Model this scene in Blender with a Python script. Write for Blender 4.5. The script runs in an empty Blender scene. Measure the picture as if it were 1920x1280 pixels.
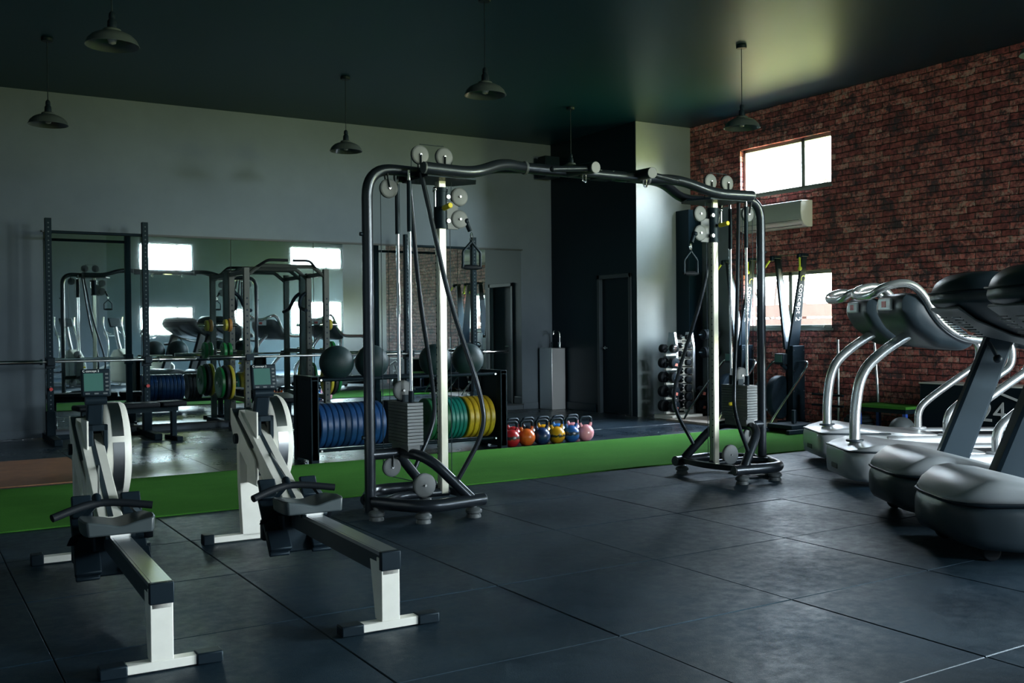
import bpy, bmesh, math, random
from mathutils import Vector, Matrix
random.seed(7)
S = bpy.context.scene
C = S.collection
PI = math.pi
V = Vector

# ------------------------------------------------------------------ camera
F_PX, YAW, PITCH, ROLL, EYE = 1881.0, .55425, .012728, -.009197, 1.28
def cam_matrix():
    cy, sy = math.cos(YAW), math.sin(YAW); cp, sp = math.cos(PITCH), math.sin(PITCH); cr, sr = math.cos(ROLL), math.sin(ROLL)
    Ry = Matrix(((cy,0,-sy),(0,1,0),(sy,0,cy))); Rx = Matrix(((1,0,0),(0,cp,-sp),(0,sp,cp))); Rz = Matrix(((cr,-sr,0),(sr,cr,0),(0,0,1)))
    M = Rz @ Rx @ Ry                      # rows: camera right, down, forward in (X, -Z, Y)
    w = lambda r: V((r[0], r[2], -r[1]))
    right, down, fwd = w(M[0]), w(M[1]), w(M[2])
    return right, -down, fwd
r_, u_, f_ = cam_matrix()
cam = bpy.data.objects.new('camera', bpy.data.cameras.new('camera')); C.objects.link(cam)
cam.matrix_world = Matrix(((r_.x,u_.x,-f_.x,0),(r_.y,u_.y,-f_.y,0),(r_.z,u_.z,-f_.z,EYE),(0,0,0,1)))
cam.data.sensor_width = 36; cam.data.sensor_fit = 'HORIZONTAL'
cam.data.lens = 36*F_PX/1920; cam.data.clip_start = .05; cam.data.clip_end = 200
S.camera = cam

# ------------------------------------------------------------------ light and exposure
S.view_settings.view_transform = 'Standard'; S.view_settings.look = 'None'
S.view_settings.gamma = 1; S.view_settings.use_curve_mapping = False
S.view_settings.exposure = 1.1
WORLD = 14.0
w = bpy.data.worlds.new('daylight'); S.world = w; w.use_nodes = True
nt = w.node_tree; nt.nodes.clear()
def N(nt, t, **k):
    n = nt.nodes.new(t)
    for a, b in k.items():
        if a.startswith('i_'): n.inputs[a[2:].replace('_', ' ')].default_value = b
        else: setattr(n, a, b)
    return n
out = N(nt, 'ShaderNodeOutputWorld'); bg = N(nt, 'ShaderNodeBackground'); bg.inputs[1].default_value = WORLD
tc = N(nt, 'ShaderNodeTexCoord'); sep = N(nt, 'ShaderNodeSeparateXYZ')
nt.links.new(tc.outputs['Generated'], sep.inputs[0])
rz = N(nt, 'ShaderNodeValToRGB'); mr = N(nt, 'ShaderNodeMapRange', i_From_Min=-1.0, i_From_Max=1.0)
nt.links.new(sep.outputs['Z'], mr.inputs[0]); nt.links.new(mr.outputs[0], rz.inputs[0])
e = rz.color_ramp.elements; e[0].position = 0; e[0].color = (.28,.27,.09,1); e[1].position = 1; e[1].color = (.74,.90,1.22,1)
x = e.new(.47); x.color = (.42,.42,.15,1); x = e.new(.51); x.color = (.92,.96,1.02,1); x = e.new(.7); x.color = (.82,.93,1.12,1)
ry = N(nt, 'ShaderNodeMapRange', i_From_Min=.2, i_From_Max=-.6); nt.links.new(sep.outputs['Y'], ry.inputs[0])
mx = N(nt, 'ShaderNodeMix', data_type='RGBA', blend_type='MULTIPLY'); nt.links.new(ry.outputs[0], mx.inputs[0])
nt.links.new(rz.outputs[0], mx.inputs[6]); mx.inputs[7].default_value = (1.0,1.0,1.0,1)
# sky strength is shaped by direction, added to steer daylight inside the room
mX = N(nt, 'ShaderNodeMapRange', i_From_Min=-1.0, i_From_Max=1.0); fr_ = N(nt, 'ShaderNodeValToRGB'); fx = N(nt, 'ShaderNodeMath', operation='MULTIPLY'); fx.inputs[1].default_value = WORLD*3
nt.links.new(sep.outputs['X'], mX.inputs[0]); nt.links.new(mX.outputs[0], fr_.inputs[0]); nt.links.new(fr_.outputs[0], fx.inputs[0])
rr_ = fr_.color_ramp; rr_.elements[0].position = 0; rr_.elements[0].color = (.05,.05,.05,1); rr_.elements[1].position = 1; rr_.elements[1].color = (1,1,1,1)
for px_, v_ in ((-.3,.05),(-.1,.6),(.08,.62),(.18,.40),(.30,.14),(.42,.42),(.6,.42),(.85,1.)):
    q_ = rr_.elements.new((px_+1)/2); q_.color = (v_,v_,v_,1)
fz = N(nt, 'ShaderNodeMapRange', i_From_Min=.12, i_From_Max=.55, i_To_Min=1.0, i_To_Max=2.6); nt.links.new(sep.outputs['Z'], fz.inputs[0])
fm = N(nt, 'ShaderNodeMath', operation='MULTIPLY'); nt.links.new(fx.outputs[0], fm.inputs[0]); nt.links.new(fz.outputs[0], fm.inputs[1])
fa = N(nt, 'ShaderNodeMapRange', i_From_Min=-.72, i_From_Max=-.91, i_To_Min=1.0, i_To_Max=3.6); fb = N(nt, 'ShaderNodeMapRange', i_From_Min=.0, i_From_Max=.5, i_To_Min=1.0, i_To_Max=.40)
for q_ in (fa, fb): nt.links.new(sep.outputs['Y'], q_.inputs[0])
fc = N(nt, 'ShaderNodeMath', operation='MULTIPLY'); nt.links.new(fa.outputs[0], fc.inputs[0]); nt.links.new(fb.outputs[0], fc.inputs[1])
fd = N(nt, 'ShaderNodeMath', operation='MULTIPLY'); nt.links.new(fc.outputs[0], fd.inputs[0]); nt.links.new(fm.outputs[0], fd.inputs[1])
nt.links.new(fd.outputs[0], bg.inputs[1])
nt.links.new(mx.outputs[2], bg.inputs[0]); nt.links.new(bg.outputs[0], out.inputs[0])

XB, YB, CEIL = 10.12, 13.45, 4.23          # brick wall, mirrored wall, ceiling
XW, YF, XL = 13.6, -5.0, -2.4              # wide bay, front wall, left wall
Y_STEP, Y_ALC, X_DK = 2.1, 11.28, 9.09
WIN_R = [(8.66,10.25,3.07,3.74), (8.66,10.20,1.25,2.0)]
WIN_W = [(-4.4,-1.6,.3,3.6), (-1.1,1.8,.3,3.6)]
WIN_F = [(6.45,8.05,3.15,4.0), (6.45,8.05,1.17,2.05), (11.2,13.0,3.35,4.05), (11.2,13.0,1.17,2.25), (9.15,9.80,.85,2.02)]
def portal(loc, rot, sx, sy):
    l = bpy.data.lights.new('window_portal', 'AREA'); l.shape = 'RECTANGLE'; l.size = sx; l.size_y = sy; l.cycles.is_portal = True
    o = bpy.data.objects.new('window_portal', l); o.location = loc; o.rotation_euler = rot; C.objects.link(o)
for a,b,c,d in WIN_R: portal((XB+.12,(a+b)/2,(c+d)/2), (0,PI/2,0), d-c, b-a)
for a,b,c,d in WIN_W: portal((XW+.12,(a+b)/2,(c+d)/2), (0,PI/2,0), d-c, b-a)
for a,b,c,d in WIN_F: portal(((a+b)/2,YF-.12,(c+d)/2), (PI/2,0,0), b-a, d-c)

# ------------------------------------------------------------------ materials
def mat(name, col, rough=.5, metal=0., noise=0., nscale=20., bump=0., bscale=200., coat=0., rnoise=0., spec=.5, emit=0, col2=None, stint=None):
    m = bpy.data.materials.new(name); m.use_nodes = True; t = m.node_tree; b = t.nodes['Principled BSDF']
    b.inputs['Base Color'].default_value = (*col, 1); b.inputs['Roughness'].default_value = rough
    b.inputs['Metallic'].default_value = metal; b.inputs['Coat Weight'].default_value = coat; b.inputs['Specular IOR Level'].default_value = spec
    if stint: b.inputs['Specular Tint'].default_value = (*stint,1)
    tc = N(t, 'ShaderNodeTexCoord')
    if noise or rnoise or col2:
        n = N(t, 'ShaderNodeTexNoise', i_Scale=nscale, i_Detail=6.0, i_Roughness=.6); t.links.new(tc.outputs['Object'], n.inputs['Vector'])
        if noise or col2:
            mxx = N(t, 'ShaderNodeMix', data_type='RGBA'); r = N(t, 'ShaderNodeMapRange', i_From_Min=.3, i_From_Max=.7)
            t.links.new(n.outputs[0], r.inputs[0]); t.links.new(r.outputs[0], mxx.inputs[0])
            c2 = col2 if col2 else [c*(1+noise) for c in col]; c1 = col if col2 else [c*(1-noise) for c in col]
            mxx.inputs[6].default_value = (*c1,1); mxx.inputs[7].default_value = (*c2,1); t.links.new(mxx.outputs[2], b.inputs['Base Color'])
        if rnoise:
            r = N(t, 'ShaderNodeMapRange', i_From_Min=.3, i_From_Max=.7, i_To_Min=rough-rnoise, i_To_Max=rough+rnoise)
            t.links.new(n.outputs[0], r.inputs[0]); t.links.new(r.outputs[0], b.inputs['Roughness'])
    if bump:
        n2 = N(t, 'ShaderNodeTexNoise', i_Scale=bscale, i_Detail=3.0); t.links.new(tc.outputs['Object'], n2.inputs['Vector'])
        bp = N(t, 'ShaderNodeBump', i_Strength=bump, i_Distance=.004); t.links.new(n2.outputs[0], bp.inputs['Height']); t.links.new(bp.outputs[0], b.inputs['Normal'])
    if emit:
        b.inputs['Emission Color'].default_value = (*col,1); b.inputs['Emission Strength'].default_value = emit
    return m
M = dict(
 wallgrey=mat('grey_wall_paint', (.090,.112,.135), .44, noise=.06, nscale=3, bump=.08, bscale=60, stint=(.7,.9,1)),
 alcove=mat('pale_grey_paint', (.18,.215,.22), .42, noise=.05, nscale=3, bump=.08, bscale=60),
 dark=mat('navy_wall_paint', (.003,.012,.020), .42, bump=.06, bscale=60, spec=.22, stint=(.6,.9,1)),
 teal=mat('teal_wall_paint', (.035,.06,.07), .45, noise=.1, nscale=2),
 ceil=mat('teal_ceiling_paint', (.001,.024,.040), .42, bump=.05, bscale=8, stint=(.38,.88,1.)),
 alu=mat('window_aluminium', (.35,.38,.33), .35, .6),
 turf=mat('green_turf', (.016,.10,.020), .9, col2=(.11,.34,.05), nscale=260, bump=1, bscale=420, spec=.05),
 wood=mat('platform_wood', (.30,.14,.07), .35, noise=.25, nscale=6),
 mirror=mat('mirror_glass', (.66,.79,.81), .015, 1.),
 mback=mat('mirror_edge', (.02,.03,.035), .5),
 blk=mat('black_powder_coat', (.006,.012,.018), .5, .0, spec=.16, stint=(.6,.9,1)),
 frame=mat('charcoal_tube_paint', (.026,.034,.044), .30, .5, coat=.15),
 rubber=mat('black_rubber', (.006,.009,.012), .6, spec=.15),
 plast=mat('black_plastic', (.006,.012,.018), .45, spec=.22, stint=(.7,.9,1)),
 gplast=mat('grey_plastic', (.10,.115,.12), .45),
 dplast=mat('dark_grey_plastic', (.026,.040,.050), .40),
 hoodtop=mat('hood_grey_plastic', (.32,.34,.35), .30),
 pulley=mat('pulley_grey', (.14,.155,.16), .5),
 chrome=mat('chrome', (.85,.86,.87), .12, 1.),
 steel=mat('brushed_steel', (.62,.64,.66), .28, 1.),
 brushed=mat('brushed_cabinet_steel', (.78,.80,.82), .36, 1.),
 rail=mat('ivory_guide_rail', (.55,.55,.45), .28, .55),
 white=mat('off_white_metal', (.80,.79,.72), .38, noise=.05, nscale=8),
 silver=mat('silver_plastic', (.58,.60,.62), .30, .35),
 wsilver=mat('silver_tube', (.78,.80,.80), .20, .85),
 stack=mat('weight_plate_grey', (.12,.135,.14), .42, .3),
 yellow=mat('yellow_plastic', (.85,.68,.03), .35),
 lime=mat('lime_plastic', (.62,.72,.05), .4),
 screen=mat('lcd_screen', (.06,.15,.13), .15),
 red=mat('red_plastic', (.55,.03,.03), .4),
 lampm=mat('lamp_grey_enamel', (.05,.065,.065), .38, coat=.3),
 lampin=mat('lamp_dark_inside', (.025,.03,.03), .3, .3),
 ball=mat('dark_ball_leather', (.012,.035,.038), .55, bump=.3, bscale=90),
 acw=mat('air_conditioner_white', (.66,.66,.58), .35),
 seat=mat('seat_grey', (.045,.06,.065), .38),
 letter=mat('white_lettering', (.8,.8,.78), .5),
 letter_y=mat('yellow_lettering', (.65,.72,.10), .5),
 lens=mat('glass_bulb', (.3,.3,.28), .1),
 greyfelt=mat('platform_beige', (.36,.30,.24), .6, noise=.1),
 bluep=mat('blue_leg_paint', (.03,.08,.35), .4),
 fence=mat('fence_board', (.16,.135,.11), .7, noise=.1, nscale=5),
 bark=mat('bark', (.05,.035,.026), .9), leaf=mat('blossom', (.12,.085,.06), .8),
 band=mat('battle_rope', (.02,.035,.045), .8, bump=.5),
)
# glass: thin pane, lets daylight through, with a faint reflection
g = bpy.data.materials.new('window_glass'); g.use_nodes = True; t = g.node_tree; t.nodes.clear()
o_ = N(t,'ShaderNodeOutputMaterial'); tr = N(t,'ShaderNodeBsdfTransparent'); gl = N(t,'ShaderNodeBsdfGlossy', i_Roughness=.02); lw = N(t,'ShaderNodeLayerWeight', i_Blend=.5); pw = N(t,'ShaderNodeMath', operation='POWER'); pw.inputs[1].default_value = 4.0; fr = N(t,'ShaderNodeMath', operation='MULTIPLY_ADD'); fr.inputs[1].default_value = .5; fr.inputs[2].default_value = .03; ms = N(t,'ShaderNodeMixShader')
tr.inputs[0].default_value = (.94,.97,.95,1)
t.links.new(lw.outputs['Facing'], pw.inputs[0]); t.links.new(pw.outputs[0], fr.inputs[0]); t.links.new(fr.outputs[0], ms.inputs[0]); t.links.new(tr.outputs[0], ms.inputs[1]); t.links.new(gl.outputs[0], ms.inputs[2]); t.links.new(ms.outputs[0], o_.inputs[0]); M['glass'] = g
def turf_extra(m):
    t = m.node_tree; b = t.nodes['Principled BSDF']; src = b.inputs['Base Color'].links[0].from_socket; tc = N(t,'ShaderNodeTexCoord')
    mp = N(t,'ShaderNodeMapping'); mp.inputs['Scale'].default_value = (.7,1.3,1); t.links.new(tc.outputs['Object'], mp.inputs[0])
    n = N(t,'ShaderNodeTexNoise', i_Scale=1.6, i_Detail=7.0, i_Roughness=.7); t.links.new(mp.outputs[0], n.inputs['Vector'])
    r = N(t,'ShaderNodeValToRGB'); t.links.new(n.outputs[0], r.inputs[0]); e = r.color_ramp.elements; e[0].position = .25; e[0].color = (.80,.84,.78,1); e[1].position = .75; e[1].color = (1.12,1.1,1.06,1)
    x = N(t,'ShaderNodeMix', data_type='RGBA', blend_type='MULTIPLY'); x.inputs[0].default_value = 1; t.links.new(src, x.inputs[6]); t.links.new(r.outputs[0], x.inputs[7]); t.links.new(x.outputs[2], b.inputs['Base Color'])
turf_extra(M['turf'])
# rubber floor
def floor_mat(nm='rubber_tile_floor', r0=.40, r1=.60):
    m = mat(nm, (.03,.04,.05), .4, spec=.42, stint=(.55,.82,1.0)); t = m.node_tree; b = t.nodes['Principled BSDF']; tc = N(t,'ShaderNodeTexCoord')
    n1 = N(t,'ShaderNodeTexNoise', i_Scale=.9, i_Detail=8.0, i_Roughness=.65); n2 = N(t,'ShaderNodeTexNoise', i_Scale=240.0, i_Detail=2.0); n3 = N(t,'ShaderNodeTexNoise', i_Scale=14.0, i_Detail=6.0, i_Roughness=.7)
    for n in (n1,n2,n3): t.links.new(tc.outputs['Object'], n.inputs['Vector'])
    cr = N(t,'ShaderNodeValToRGB'); t.links.new(n1.outputs[0], cr.inputs[0]); e = cr.color_ramp.elements
    e[0].position = .32; e[0].color = (.0015,.009,.018,1); e[1].position = .68; e[1].color = (.014,.030,.044,1)
    sp = N(t,'ShaderNodeValToRGB'); t.links.new(n2.outputs[0], sp.inputs[0]); e = sp.color_ramp.elements; e[0].position = .62; e[0].color = (0,0,0,1); e[1].position = .75; e[1].color = (.05,.055,.06,1)
    ad = N(t,'ShaderNodeMix', data_type='RGBA', blend_type='ADD'); ad.inputs[0].default_value = 1
    t.links.new(cr.outputs[0], ad.inputs[6]); t.links.new(sp.outputs[0], ad.inputs[7]); t.links.new(ad.outputs[2], b.inputs['Base Color'])
    rr = N(t,'ShaderNodeMapRange', i_From_Min=.3, i_From_Max=.7, i_To_Min=r0, i_To_Max=r1); t.links.new(n3.outputs[0], rr.inputs[0])
    r2 = N(t,'ShaderNodeMapRange', i_From_Min=.3, i_From_Max=.7, i_To_Min=-.10, i_To_Max=.12); t.links.new(n1.outputs[0], r2.inputs[0])
    a2 = N(t,'ShaderNodeMath', operation='ADD'); t.links.new(rr.outputs[0], a2.inputs[0]); t.links.new(r2.outputs[0], a2.inputs[1]); t.links.new(a2.outputs[0], b.inputs['Roughness'])
    bp = N(t,'ShaderNodeBump', i_Strength=.35, i_Distance=.002); t.links.new(n2.outputs[0], bp.inputs['Height']); t.links.new(bp.outputs[0], b.inputs['Normal'])
    return m
M['floor'] = floor_mat(); M['floor_rear'] = floor_mat('rear_rubber_mat', .25, .35); M['floor_rear'].node_tree.nodes['Principled BSDF'].inputs['Specular Tint'].default_value = (1,.97,.92,1); M['floor_rear'].node_tree.nodes['Principled BSDF'].inputs['Specular IOR Level'].default_value = .8
def brick_mat():
    m = mat('rustic_brick', (.2,.08,.06), .62); t = m.node_tree; b = t.nodes['Principled BSDF']; tc = N(t,'ShaderNodeTexCoord')
    sp = N(t,'ShaderNodeSeparateXYZ'); cb = N(t,'ShaderNodeCombineXYZ'); t.links.new(tc.outputs['Object'], sp.inputs[0])
    t.links.new(sp.outputs['Y'], cb.inputs[0]); t.links.new(sp.outputs['Z'], cb.inputs[1])
    nd = N(t,'ShaderNodeTexNoise', i_Scale=7.0, i_Detail=3.0); t.links.new(tc.outputs['Object'], nd.inputs['Vector'])
    sc = N(t,'ShaderNodeVectorMath', operation='MULTIPLY_ADD'); sc.inputs[1].default_value = (.03,.03,0); t.links.new(nd.outputs['Color'], sc.inputs[0]); t.links.new(cb.outputs[0], sc.inputs[2])
    bt = N(t,'ShaderNodeTexBrick', i_Scale=1.0, i_Mortar_Size=.007, i_Mortar_Smooth=.8, i_Bias=-.1, i_Brick_Width=.20, i_Row_Height=.072); bt.offset_frequency = 2
    bt.inputs['Color1'].default_value = (.34,.085,.08,1); bt.inputs['Color2'].default_value = (.66,.20,.17,1); bt.inputs['Mortar'].default_value = (.018,.017,.018,1)
    t.links.new(sc.outputs[0], bt.inputs['Vector'])
    b2 = N(t,'ShaderNodeTexBrick', i_Scale=1.0, i_Mortar_Size=0.0, i_Brick_Width=.20, i_Row_Height=.072, i_Bias=-.25); b2.offset_frequency = 2
    b2.inputs['Color1'].default_value = (0,0,0,1); b2.inputs['Color2'].default_value = (1,1,1,1); b2.squash = 1
    t.links.new(sc.outputs[0], b2.inputs['Vector'])
    # dark and pale bricks, worn spots
    n1 = N(t,'ShaderNodeTexNoise', i_Scale=16.0, i_Detail=7.0, i_Roughness=.7); t.links.new(tc.outputs['Object'], n1.inputs['Vector'])
    c1 = N(t,'ShaderNodeValToRGB'); t.links.new(n1.outputs[0], c1.inputs[0]); e = c1.color_ramp.elements; e[0].position = .38; e[0].color = (.34,.34,.40,1); e[1].position = .60; e[1].color = (1.6,1.5,1.4,1)
    mu = N(t,'ShaderNodeMix', data_type='RGBA', blend_type='MULTIPLY'); mu.inputs[0].default_value = 1; t.links.new(bt.outputs[0], mu.inputs[6]); t.links.new(c1.outputs[0], mu.inputs[7])
    n3 = N(t,'ShaderNodeTexNoise', i_Scale=3.4, i_Detail=5.0, i_Roughness=.8); t.links.new(sc.outputs[0], n3.inputs['Vector'])
    mA = N(t,'ShaderNodeMath', operation='MULTIPLY'); t.links.new(b2.outputs[0], mA.inputs[0]); 
    n4 = N(t,'ShaderNodeTexNoise', i_Scale=38.0, i_Detail=4.0); t.links.new(tc.outputs['Object'], n4.inputs['Vector'])
    mB = N(t,'ShaderNodeMath', operation='ADD'); t.links.new(n3.outputs[0], mB.inputs[0]); t.links.new(n4.outputs[0], mB.inputs[1])
    rp = N(t,'ShaderNodeMapRange', i_From_Min=1.0, i_From_Max=1.14, i_To_Max=.95); t.links.new(mB.outputs[0], rp.inputs[0]); t.links.new(rp.outputs[0], mA.inputs[1])
    pl = N(t,'ShaderNodeMix', data_type='RGBA'); t.links.new(mA.outputs[0], pl.inputs[0]); t.links.new(mu.outputs[2], pl.inputs[6]); pl.inputs[7].default_value = (.86,.58,.46,1)
    dk = N(t,'ShaderNodeMapRange', i_From_Min=.48, i_From_Max=.40, i_To_Max=.9); t.links.new(n3.outputs[0], dk.inputs[0])
    dd = N(t,'ShaderNodeMix', data_type='RGBA'); t.links.new(dk.outputs[0], dd.inputs[0]); t.links.new(pl.outputs[2], dd.inputs[6]); dd.inputs[7].default_value = (.07,.055,.062,1)
    t.links.new(dd.outputs[2], b.inputs['Base Color'])
    h = N(t,'ShaderNodeMath', operation='MULTIPLY_ADD'); t.links.new(n1.outputs[0], h.inputs[0]); h.inputs[1].default_value = .6; inv = N(t,'ShaderNodeMath', operation='SUBTRACT'); inv.inputs[0].default_value = 1; t.links.new(bt.outputs['Fac'], inv.inputs[1]); t.links.new(inv.outputs[0], h.inputs[2])
    bp = N(t,'ShaderNodeBump', i_Strength=.8, i_Distance=.015); t.links.new(h.outputs[0], bp.inputs['Height']); t.links.new(bp.outputs[0], b.inputs['Normal'])
    return m
M['brick'] = brick_mat()
def worn(name, col, bandcol=(.02,.018,.016), z=.10, wid=.02):       # painted iron with a scuffed ring
    m = mat(name, col, .32, coat=.2); t = m.node_tree; b = t.nodes['Principled BSDF']; tc = N(t,'ShaderNodeTexCoord'); sp = N(t,'ShaderNodeSeparateXYZ'); t.links.new(tc.outputs['Object'], sp.inputs[0])
    n = N(t,'ShaderNodeTexNoise', i_Scale=30.0, i_Detail=5.0); t.links.new(tc.outputs['Object'], n.inputs['Vector'])
    a = N(t,'ShaderNodeMath', operation='SUBTRACT'); t.links.new(sp.outputs['Z'], a.inputs[0]); a.inputs[1].default_value = z
    ab = N(t,'ShaderNodeMath', operation='ABSOLUTE'); t.links.new(a.outputs[0], ab.inputs[0])
    s = N(t,'ShaderNodeMath', operation='MULTIPLY_ADD'); t.links.new(n.outputs[0], s.inputs[0]); s.inputs[1].default_value = .06; t.links.new(ab.outputs[0], s.inputs[2])
    r = N(t,'ShaderNodeMapRange', i_From_Min=wid+.030, i_From_Max=wid+.022); t.links.new(s.outputs[0], r.inputs[0])
    mx = N(t,'ShaderNodeMix', data_type='RGBA'); t.links.new(r.outputs[0], mx.inputs[0]); mx.inputs[6].default_value = (*col,1); mx.inputs[7].default_value = (*bandcol,1); t.links.new(mx.outputs[2], b.inputs['Base Color'])
    return m

# ------------------------------------------------------------------ mesh helpers
class MB:
    def __init__(s): s.bm = bmesh.new(); s.marks = []
    def mark(s): s.marks.append(len(s.bm.faces)); return s
    def box(s, x0,x1,y0,y1,z0,z1, mtx=None):
        vs = [s.bm.verts.new(p) for p in [(x0,y0,z0),(x1,y0,z0),(x1,y1,z0),(x0,y1,z0),(x0,y0,z1),(x1,y0,z1),(x1,y1,z1),(x0,y1,z1)]]
        if mtx:
            for v in vs: v.co = mtx @ v.co
        for f in [(0,3,2,1),(4,5,6,7),(0,1,5,4),(1,2,6,5),(2,3,7,6),(3,0,4,7)]: s.bm.faces.new([vs[i] for i in f])
        return s
    def cbox(s, c, d, mtx=None): return s.box(c[0]-d[0]/2,c[0]+d[0]/2,c[1]-d[1]/2,c[1]+d[1]/2,c[2]-d[2]/2,c[2]+d[2]/2, mtx)
    def beam(s, p0, p1, wx, wz, up=(0,0,1)):        # rectangular bar between two points
        p0, p1 = V(p0), V(p1); d = (p1-p0).normalized(); up = V(up)
        sx = d.cross(up).normalized(); uz = sx.cross(d).normalized()
        r = []
        for p in (p0,p1): r.append([s.bm.verts.new(p+sx*a*wx/2+uz*b*wz/2) for a,b in ((-1,-1),(1,-1),(1,1),(-1,1))])
        s.bm.faces.new(r[0][::-1]); s.bm.faces.new(r[1])
        for i in range(4): s.bm.faces.new([r[0][i],r[0][(i+1)%4],r[1][(i+1)%4],r[1][i]])
        return s
    def rings(s, rings, cap0=True, cap1=True, closed=False):
        R = [[s.bm.verts.new(p) for p in r] for r in rings]; n = len(R[0]); m = len(R)
        for i in range(m if closed else m-1):
            a, b = R[i], R[(i+1)%m]
            for j in range(n):
                try: s.bm.faces.new([a[j],a[(j+1)%n],b[(j+1)%n],b[j]])
                except ValueError: pass
        if not closed:
            if cap0: s.bm.faces.new(R[0][::-1])
            if cap1: s.bm.faces.new(R[-1])
        return s
    def rev(s, prof, org=(0,0,0), axis=(0,0,1), n=24, cap=True):   # profile: (radius, distance along the axis)
        a = V(axis).normalized(); h = V((1,0,0)) if abs(a.x) < .9 else V((0,1,0)); u = a.cross(h).normalized(); v = a.cross(u); org = V(org)
        rs = [[org+a*z+(u*math.cos(2*PI*j/n)+v*math.sin(2*PI*j/n))*max(r,.0004) for j in range(n)] for r,z in prof]
        return s.rings(rs, cap, cap)
    def cyl(s, p0, p1, r, r2=None, n=16):
        p0, p1 = V(p0), V(p1); L = (p1-p0).length
        return s.rev([(r,0),(r2 if r2 is not None else r, L)], p0, p1-p0, n)
    def disc(s, c, axis, r, t, b=.004, n=28):       # rounded disc centred on c
        c = V(c); a = V(axis).normalized()
        return s.rev([(r-b*2.2,-t/2),(r-b,-t/2+b*.25),(r,-t/2+b),(r,t/2-b),(r-b,t/2-b*.25),(r-b*2.2,t/2)], c, a, n)
    def ball(s, c, r, n=24, sz=1, z0=None):
        pr = []
        for i in range(n//2+1):
            a = PI*i/(n//2); z = -r*math.cos(a)*sz
            if z0 is not None: z = max(z, z0)
            pr.append((r*math.sin(a), z))
        return s.rev(pr, c, (0,0,1), n, False)
    def tube(s, pts, r, n=14, fil=.06, k=5, rx=None, up=(0,0,1), closed=False):
        P = fillet([V(p) for p in pts], fil, k, closed); m = len(P); rs = []
        prev = None
        for i,p in enumerate(P):
            if closed: d = (P[(i+1)%m]-P[i-1]).normalized()
            else: d = (P[min(i+1,m-1)]-P[max(i-1,0)]).normalized()
            if prev is None:
                h = V(up)
                if abs(h.dot(d)) > .95: h = V((1,0,0)) if abs(d.x) < .9 else V((0,1,0))
                u = (h - d*h.dot(d)).normalized()
            else: u = (prev - d*prev.dot(d)).normalized()
            prev = u; v = d.cross(u)
            rr = r[i*(len(r)-1)//max(m-1,1)] if isinstance(r,(list,tuple)) else r
            rs.append([p+u*math.cos(2*PI*j/n)*rr+v*math.sin(2*PI*j/n)*(rx or rr) for j in range(n)])
        return s.rings(rs, closed=closed)
    def prism(s, poly, f, a, b):                    # polygon (u,v) swept from a to b, f(u,v,w) -> point
        return s.rings([[V(f(u,v,w)) for u,v in poly] for w in (a,b)])
    def quad(s, *p): s.bm.faces.new([s.bm.verts.new(q) for q in p]); return s
    def build(s, name, m, parent=None, bev=0., ang=35, seg=2):
        bmesh.ops.recalc_face_normals(s.bm, faces=s.bm.faces)
        me = bpy.data.meshes.new(name); s.bm.to_mesh(me); s.bm.free()
        for q in (m if isinstance(m,(list,tuple)) else [m]): me.materials.append(M[q] if isinstance(q,str) else q)
        for p in (me.polygons if s.marks else []): p.material_index = sum(p.index >= k for k in s.marks)
        me.shade_smooth(); me.set_sharp_from_angle(angle=math.radians(ang))
        o = bpy.data.objects.new(name, me); C.objects.link(o)
        if parent: o.parent = parent
        if bev:
            md = o.modifiers.new('bevel','BEVEL'); md.width = bev; md.segments = seg; md.limit_method = 'ANGLE'; md.angle_limit = math.radians(40); md.harden_normals = False
        return o
def fillet(P, r, k, closed=False):
    if len(P) < 3 or r <= 0: return P
    o = [] if closed else [P[0]]
    rng = range(len(P)) if closed else range(1,len(P)-1)
    for i in rng:
        a, b, c = P[i-1], P[i], P[(i+1)%len(P)]
        d1 = min(r, (a-b).length*.48); d2 = min(r, (c-b).length*.48)
        s0 = b+(a-b).normalized()*d1; s1 = b+(c-b).normalized()*d2
        for j in range(k+1):
            t = j/k; o.append(s0*(1-t)**2+b*2*t*(1-t)+s1*t*t)
    if not closed: o.append(P[-1])
    return o
def rrect(cx, cz, hw, hz, r, n=3, q=0.):            # rounded rectangle in the (y, z) plane at x = q
    pts = []
    for sx,sz,a0 in ((1,1,0),(-1,1,90),(-1,-1,180),(1,-1,270)):
        for j in range(n+1):
            a = math.radians(a0+90*j/n); pts.append(V((q, cx+sx*(hw-r)+r*math.cos(a), cz+sz*(hz-r)+r*math.sin(a))))
    return pts
def tag(o, label=None, cat=None, group=None, kind=None):
    if label: o['label'] = label
    if cat: o['category'] = cat
    if group: o['group'] = group
    if kind: o['kind'] = kind
    return o
def thing(name, label, cat, loc=(0,0,0), rz=0., group=None):
    o = bpy.data.objects.new(name, None); o.empty_display_size = .1; C.objects.link(o); o.location = loc; o.rotation_euler = (0,0,rz)
    return tag(o, label, cat, group)
def dup(o, loc=None, rz=None, label=None, parent=None):
    c = o.copy(); C.objects.link(c)
    if parent: c.parent = parent
    for ch in [k for k in bpy.data.objects if k.parent == o]: dup(ch, parent=c)
    if loc is not None: c.location = loc
    if rz is not None: c.rotation_euler = (0,0,rz)
    if label: c['label'] = label
    return c
def struct(mb, name, m, **k): o = mb.build(name, m, **k); o['kind'] = 'structure'; return o
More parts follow.
